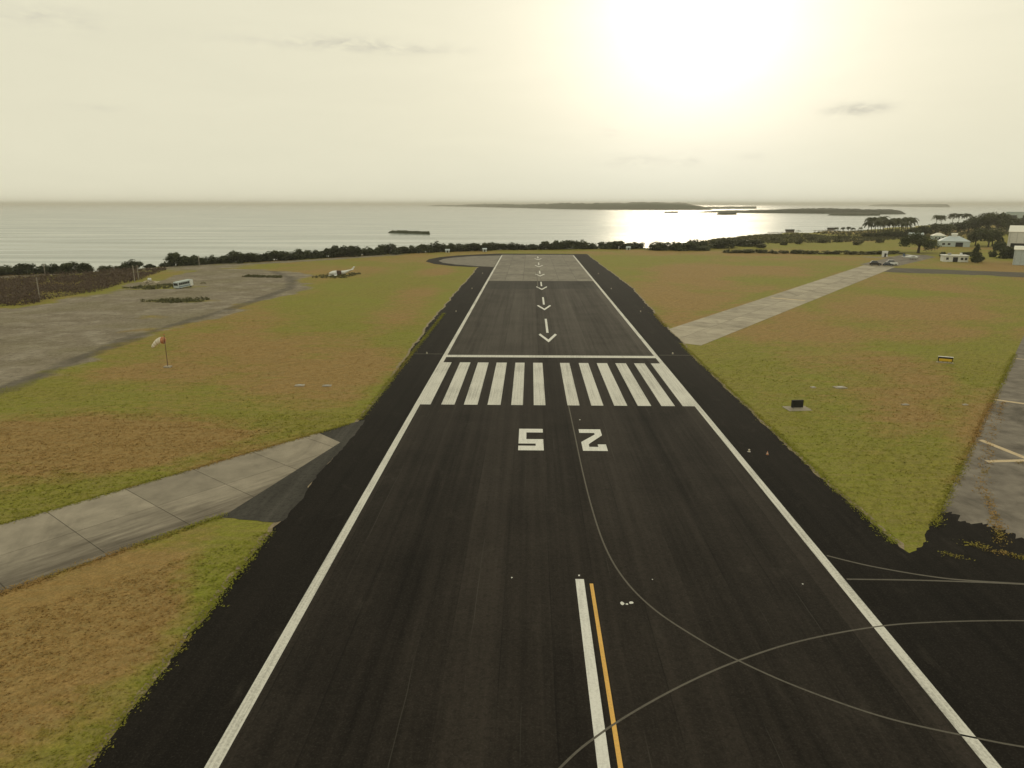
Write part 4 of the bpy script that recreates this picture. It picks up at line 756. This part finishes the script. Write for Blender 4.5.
# broken aircraft on the grass verge
a = empty('aircraft_wreck', (-82.6, 309, 0), R(14), 'broken white light aircraft with a brown middle lying beyond the left grass', 'aircraft'); a.scale = (.85, .85, .8)
MB().tube([(-5.6, 0, 1.0), (-5.0, 0, 1.1), (-3.6, 0, 1.35), (-1.7, 0, 1.5)], [.25, .65, 1.05, 1.15], 14).build('nose', M['metal_white'], a, smooth=True)
MB().tube([(-1.7, 0, 1.5), (-.6, .1, 1.55), (.6, 0, 1.4)], [1.13, 1.2, 1.0], 12).build('cabin', M['rust'], a); MB().box(-1.5, .1, -1.16, -1.0, 1.6, 2.2).build('window', M['glass'], a)
MB().tube([(.6, 0, 1.4), (2.3, .2, 1.6), (4.2, .5, 2.3), (6.4, .8, 3.0)], [1.02, .9, .5, .2], 12).build('tail_boom', M['metal_white'], a, smooth=True)
MB().prism([(5.3, 2.7), (6.6, 3.0), (7.6, 4.5), (6.9, 4.6)], .72, .86).build('tail_fin', M['metal_white'], a); MB().box(5.4, 6.6, -1.3, 2.9, 2.8, 2.92).build('tailplane', M['metal_white'], a)
MB().prism([(-3.0, -1.0), (-1.4, -1.0), (-1.8, -6.2), (-2.8, -6.2)], .35, .55, 'z').build('wing', M['metal_white'], a); MB().box(-6.2, -3.4, -2.2, -1.2, .05, .5, Matrix.Rotation(.2, 4, 'Z')).build('wing_fragment', M['metal_white'], a)

# vehicles
def car(x, y, rz, paint, label, L=4.5, tall=1.55):
    e = empty('car', (x, y, .03), rz, label, 'car', 'cars parked at the end of the right taxiway'); e.scale = (1.12, 1.12, 1.3); h = L / 2; k = tall / 1.55
    mb = MB(); mb.prism([(-h, .35), (h, .35), (h + .03, .62), (h - .12, .82 * k), (h * .5, .95 * k), (-h + .1, .98 * k), (-h - .02, .7)], -.86, .86); mb.build('body', M[paint], e, bevel=.05)
    mb = MB(); b0 = [(-h * .9, .95 * k), (h * .5, .93 * k), (h * .18, tall - .04), (-h * .62, tall)]
    mb.add([(p[0], sy * (.80 if i < 2 else .62), p[1]) for sy in (-1, 1) for i, p in enumerate(b0)], [(0, 1, 2, 3), (7, 6, 5, 4), (0, 4, 5, 1), (1, 5, 6, 2), (2, 6, 7, 3), (3, 7, 4, 0)]); mb.build('window', M['glass'], e, bevel=.03)
    MB().box(-h * .6, h * .16, -.63, .63, tall - .02, tall + .035).build('roof', M[paint], e, bevel=.02)
    for xx in (-h * .62, h * .62):
        for yy in (-.78, .78): wheel(e, xx, yy)
    for yy in (-.6, .6): MB().box(h - .1, h + .04, yy - .18, yy + .18, .6, .78).build('headlight', M['lamp_lens'], e); MB().box(-h - .03, -h + .1, yy - .14, yy + .14, .65, .85).build('tail_light', M['red'], e)
car(172.6, 364.5, R(-20), 'car_dark', 'dark brown car, leftmost of the three parked at the taxiway end', 4.8, 1.9); car(177.6, 361.8, R(-25), 'car_blue', 'dark blue car in front between the brown and the white car', 4.4, 1.5); car(182.0, 367.2, R(-10), 'metal_white', 'white tall car, rightmost of the three at the taxiway end', 4.8, 2.0)
p = empty('light_aircraft', (211.6, 405.5, .03), R(4), 'small white parked aeroplane with a blue tail beyond the cars', 'aircraft')
MB().tube([(-5.0, 0, 1.5), (-3.2, 0, 1.45), (-.8, 0, 1.4), (1.2, 0, 1.35), (2.6, 0, 1.2), (3.3, 0, 1.15)], [.18, .42, .78, .8, .55, .2], 14).build('fuselage', M['metal_white'], p, smooth=True)
MB().box(-.6, 1.0, -5.0, 5.0, 2.1, 2.26).build('wing', M['metal_white'], p, bevel=.05); MB().prism([(-4.9, 1.5), (-3.7, 1.5), (-4.6, 3.3), (-5.4, 3.3)], -.08, .08).build('tail_fin', M['blue'], p); MB().box(-5.0, -4.1, -1.7, 1.7, 1.5, 1.6).build('tailplane', M['metal_white'], p)
MB().box(.5, 1.25, -.66, .66, 1.62, 2.05).build('windscreen', M['glass'], p, bevel=.08); MB().box(3.28, 3.36, -.08, .08, .25, 2.05).build('propeller', M['dark'], p)
for x, y in ((2.2, 0), (-.2, -1.1), (-.2, 1.1)): wheel(p, x, y, .26, .14); MB().tube([(x, y, .3), (x * .9, y * .4, 1.0)], .05, 6).build('gear_leg', M['grey'], p)

# ------------------------------------------------------------------ buildings
def building(name, x, y, rz, wx, wy, hz, wallm, label, cat='building', roof='flat', roofm='roof_white', rise=1.2, wins=(), door=None, over=.4):
    e = empty(name, (x, y, 0), rz, label, cat); hx, hy = wx / 2, wy / 2
    MB().box(-hx, hx, -hy, hy, -.2, hz).build('wall', M[wallm], e)
    if roof == 'flat': MB().box(-hx - over, hx + over, -hy - over, hy + over, hz + .003, hz + .35).build('roof', M[roofm], e)
    elif roof == 'gable': MB().prism([(-hy - over, hz + .003), (hy + over, hz + .003), (hy + over, hz + .2), (0, hz + rise), (-hy - over, hz + .2)], -hx - over, hx + over, 'x').build('roof', M[roofm], e)
    else:
        r = max(hx - hy, .3); MB().add([(-hx - over, -hy - over, hz + .003), (hx + over, -hy - over, hz + .003), (hx + over, hy + over, hz + .003), (-hx - over, hy + over, hz + .003), (-r, 0, hz + rise), (r, 0, hz + rise)], [(3, 2, 1, 0), (0, 1, 5, 4), (1, 2, 5), (2, 3, 4, 5), (3, 0, 4)]).build('roof', M[roofm], e)
    for x0, x1, z0, z1 in wins:
        f = MB().box(x0 - .12, x1 + .12, -hy - .06, -hy - .003, z0 - .12, z1 + .12).build('window', M['wall_white'], e); MB().box(x0, x1, -hy - .09, -hy - .063, z0, z1).build('pane', M['glass'], f)
    if door: MB().box(door[0], door[1], -hy - .08, -hy - .003, 0, door[2]).build('door', M['dark' if len(door) < 4 else door[3]], e)
    return e
h1 = building('flat_house', 227.8, 393.5, R(-18), 11.5, 8, 3.1, 'wall_white', 'low white flat roofed house with dark window left of the pointed tree', 'house', 'flat', 'wall_white', wins=[(-4.6, -3.4, 1.1, 2.3), (2.2, 3.4, 1.1, 2.3), (4.1, 5.2, 1.1, 2.3)], door=(-1.4, .9, 2.5))
MB().box(-3.2, -1.8, -1, 1, 3.45, 4.4).build('water_tank', M['grey'], h1); MB().box(2.4, 3.4, -.5, .5, 3.45, 4.6).build('roof_box', M['metal_white'], h1)
h2 = building('hip_roof_house', 308, 536, R(-22), 19, 13, 3.9, 'blue_white', 'pale blue house with a grey hipped roof and white cupola behind the flat house', 'house', 'hip', 'roof_grey', 3.6, wins=[(-7.8, -6.0, 1.2, 2.6), (-4.4, -2.6, 1.2, 2.6)], door=(.6, 5.2, 3.1))
MB().box(-1.6, 1.6, -1.2, 1.2, 6.6, 8.6).build('cupola', M['metal_white'], h2); MB().prism([(-1.6, 8.6), (1.6, 8.6), (0, 9.5)], -2, 2, 'x').build('cupola_roof', M['roof_white'], h2)
h3 = building('hangar', 377, 527, R(-34), 60, 36, 10.6, 'wall_white', 'large white hangar with a pale roof at the right edge', 'hangar', 'gable', 'roof_white', 4.2, door=(-28, 6, 2.8), wins=[])
for k in range(14): MB().box(-29 + k * 4.2, -28.85 + k * 4.2, -18.12, -18.0, 3.2, 10.4).build('wall_rib', M['grey'], h3)
h4 = building('shed', 258.3, 370.5, R(-33), 24, 14, 7.6, 'blue_white', 'smaller grey shed with a white roof edge nearer the camera at the right edge', 'shed', 'gable', 'roof_white', 1.7, door=(2, 6, 3.5))
for k in range(10): MB().box(-11.6 + k * 2.5, -11.5 + k * 2.5, -7.1, -7.0, .2, 7.5).build('wall_rib', M['grey'], h4)
building('warehouse', 830, 1235, R(-30), 70, 30, 17, 'blue_white', 'faint pale block far behind the wood at the right edge', 'warehouse', 'flat', 'roof_grey', wins=[(-30, -20, 4, 12), (-12, -2, 4, 12), (6, 16, 4, 12)])
building('small_house', 572, 835, R(-30), 13, 9, 7, 'wall_white', 'small white house peeping above the hangar roof', 'house', 'gable', 'roof_white', 3, wins=[(-4, -2, 3, 5), (2, 4, 3, 5)])
building('cottage', 341, 652, R(-20), 11, 8, 3.2, 'wall_white', 'pale cottage left of the wood below the palm grove', 'house', 'gable', 'roof_grey', 2.2, wins=[(-4, -2.6, 1, 2.2), (2.6, 4, 1, 2.2)], door=(-.6, .6, 2.1))
building('cottage', 354, 640, R(-14), 10, 8, 3.4, 'blue_white', 'second pale cottage right of the palm grove, nearer the blue house', 'house', 'hip', 'roof_white', 2.4, wins=[(-3.6, -2.2, 1, 2.2), (2.2, 3.6, 1, 2.2)], door=(-.6, .6, 2.1))
building('utility_hut', 207.4, 428, R(-12), 2.6, 2.4, 2.9, 'metal_white', 'tiny white hut behind the parked cars', 'hut', 'flat', 'metal_white', door=(-.5, .4, 2.0), wins=[(.6, 1.05, 1.3, 1.9)], over=.12)
for i, (x, y, lb) in enumerate(((-53, 459, 'left one of two tiny white huts before the shore bushes'), (-30, 470, 'right one of two tiny white huts before the shore bushes'), (66, 491, 'tiny white hut at the gap in the shore bushes'))):
    building('beach_hut', x, y, R(5), 2.6, 2.2, 1.3, 'blue_white', lb, 'hut', 'gable', 'roof_grey', .9, door=(-.4, .4, 1.3), wins=[(.7, 1.2, .7, 1.1)], over=.2)
building('beach_shelter', 165, 555, R(-20), 12, 5, 2.6, 'wall_white', 'long low white shelter on the scrub near the bright water', 'shelter', 'flat', 'roof_white', door=(-1, 1, 2))

# waterfront
def jetty(x, y, rz, L, label):
    e = empty('jetty', (x, y, -2.5), rz, label, 'jetty', 'wooden jetties'); MB().box(-L / 2, L / 2, -1.4, 1.4, 1.5, 1.8).build('deck', M['wood'], e)
    for k in range(int(L / 5)):
        for s_ in (-1.2, 1.2): MB().tube([(-L / 2 + 2 + k * 5, s_, -3), (-L / 2 + 2 + k * 5, s_, 2.6)], .16, 6).build('pile', M['wood'], e)
    MB().box(L * .1, L * .35, -1.3, 1.3, 1.8, 4.0).build('cabin', M['wood'], e); MB().prism([(-1.7, 4.0), (1.7, 4.0), (0, 5.2)], L * .08, L * .37, 'x').build('cabin_roof', M['dark'], e)
jetty(280, 815, R(8), 36, 'left wooden jetty reaching into the bright water'); jetty(352, 878, R(12), 32, 'right wooden jetty beside the small palms')
def sailboat(x, y, rz, label, s=1.0):
    e = empty('sailboat', (x, y, -2.5), rz, label, 'boat', 'moored sailboats'); e.scale = (s, s, s)
    mb = MB(); n = 9; vs = []
    for i in range(n):
        t = i / (n - 1); xx = -5 + 10.5 * t; wd = 1.6 * math.sin(math.pi * min(1, .28 + t * .72)) ** .7 if i < n - 1 else .02
        vs += [(xx, -wd, 1.1 + .25 * t), (xx, -wd * .6, -.3), (xx, wd * .6, -.3), (xx, wd, 1.1 + .25 * t)]
    fs = [(4 * i + a, 4 * i + a + 1, 4 * i + a + 5, 4 * i + a + 4) for i in range(n - 1) for a in range(3)] + [(4 * i + 3, 4 * i, 4 * i + 4, 4 * i + 7) for i in range(n - 1)] + [(0, 3, 2, 1)]
    mb.add(vs, fs).build('hull', M['metal_white'], e); MB().prism([(-2.4, 1.1), (2.2, 1.2), (1.4, 1.8), (-2.2, 1.75)], -.9, .9).build('cabin', M['wall_white'], e)
    MB().tube([(.8, 0, 1.1), (.8, 0, 13)], [.1, .06], 6).build('mast', M['grey'], e); MB().tube([(.8, 0, 2.6), (-4, 0, 2.7)], .09, 6).build('boom', M['grey'], e)
sailboat(297, 838, R(30), 'moored sailboat with bare mast by the left jetty'); sailboat(360, 895, R(-10), 'moored sailboat with bare mast by the right jetty', .95); sailboat(330, 905, R(170), 'small moored boat between the two jetties', .6)

# ------------------------------------------------------------------ sea haze
m, t = mat('sea_haze'); v = t.n('ShaderNodeVolumePrincipled', {'Color': (.97, .945, .86, 1), 'Density': 1.0e-4, 'Anisotropy': .1}); t.n('ShaderNodeOutputMaterial', {'Volume': v.outputs[0]})
hz = MB().box(-31000, 31000, -31000, 31000, -9, 66).build('haze', m); tag(hz, 'thin pale sea haze fading the islands', 'haze', kind='stuff')
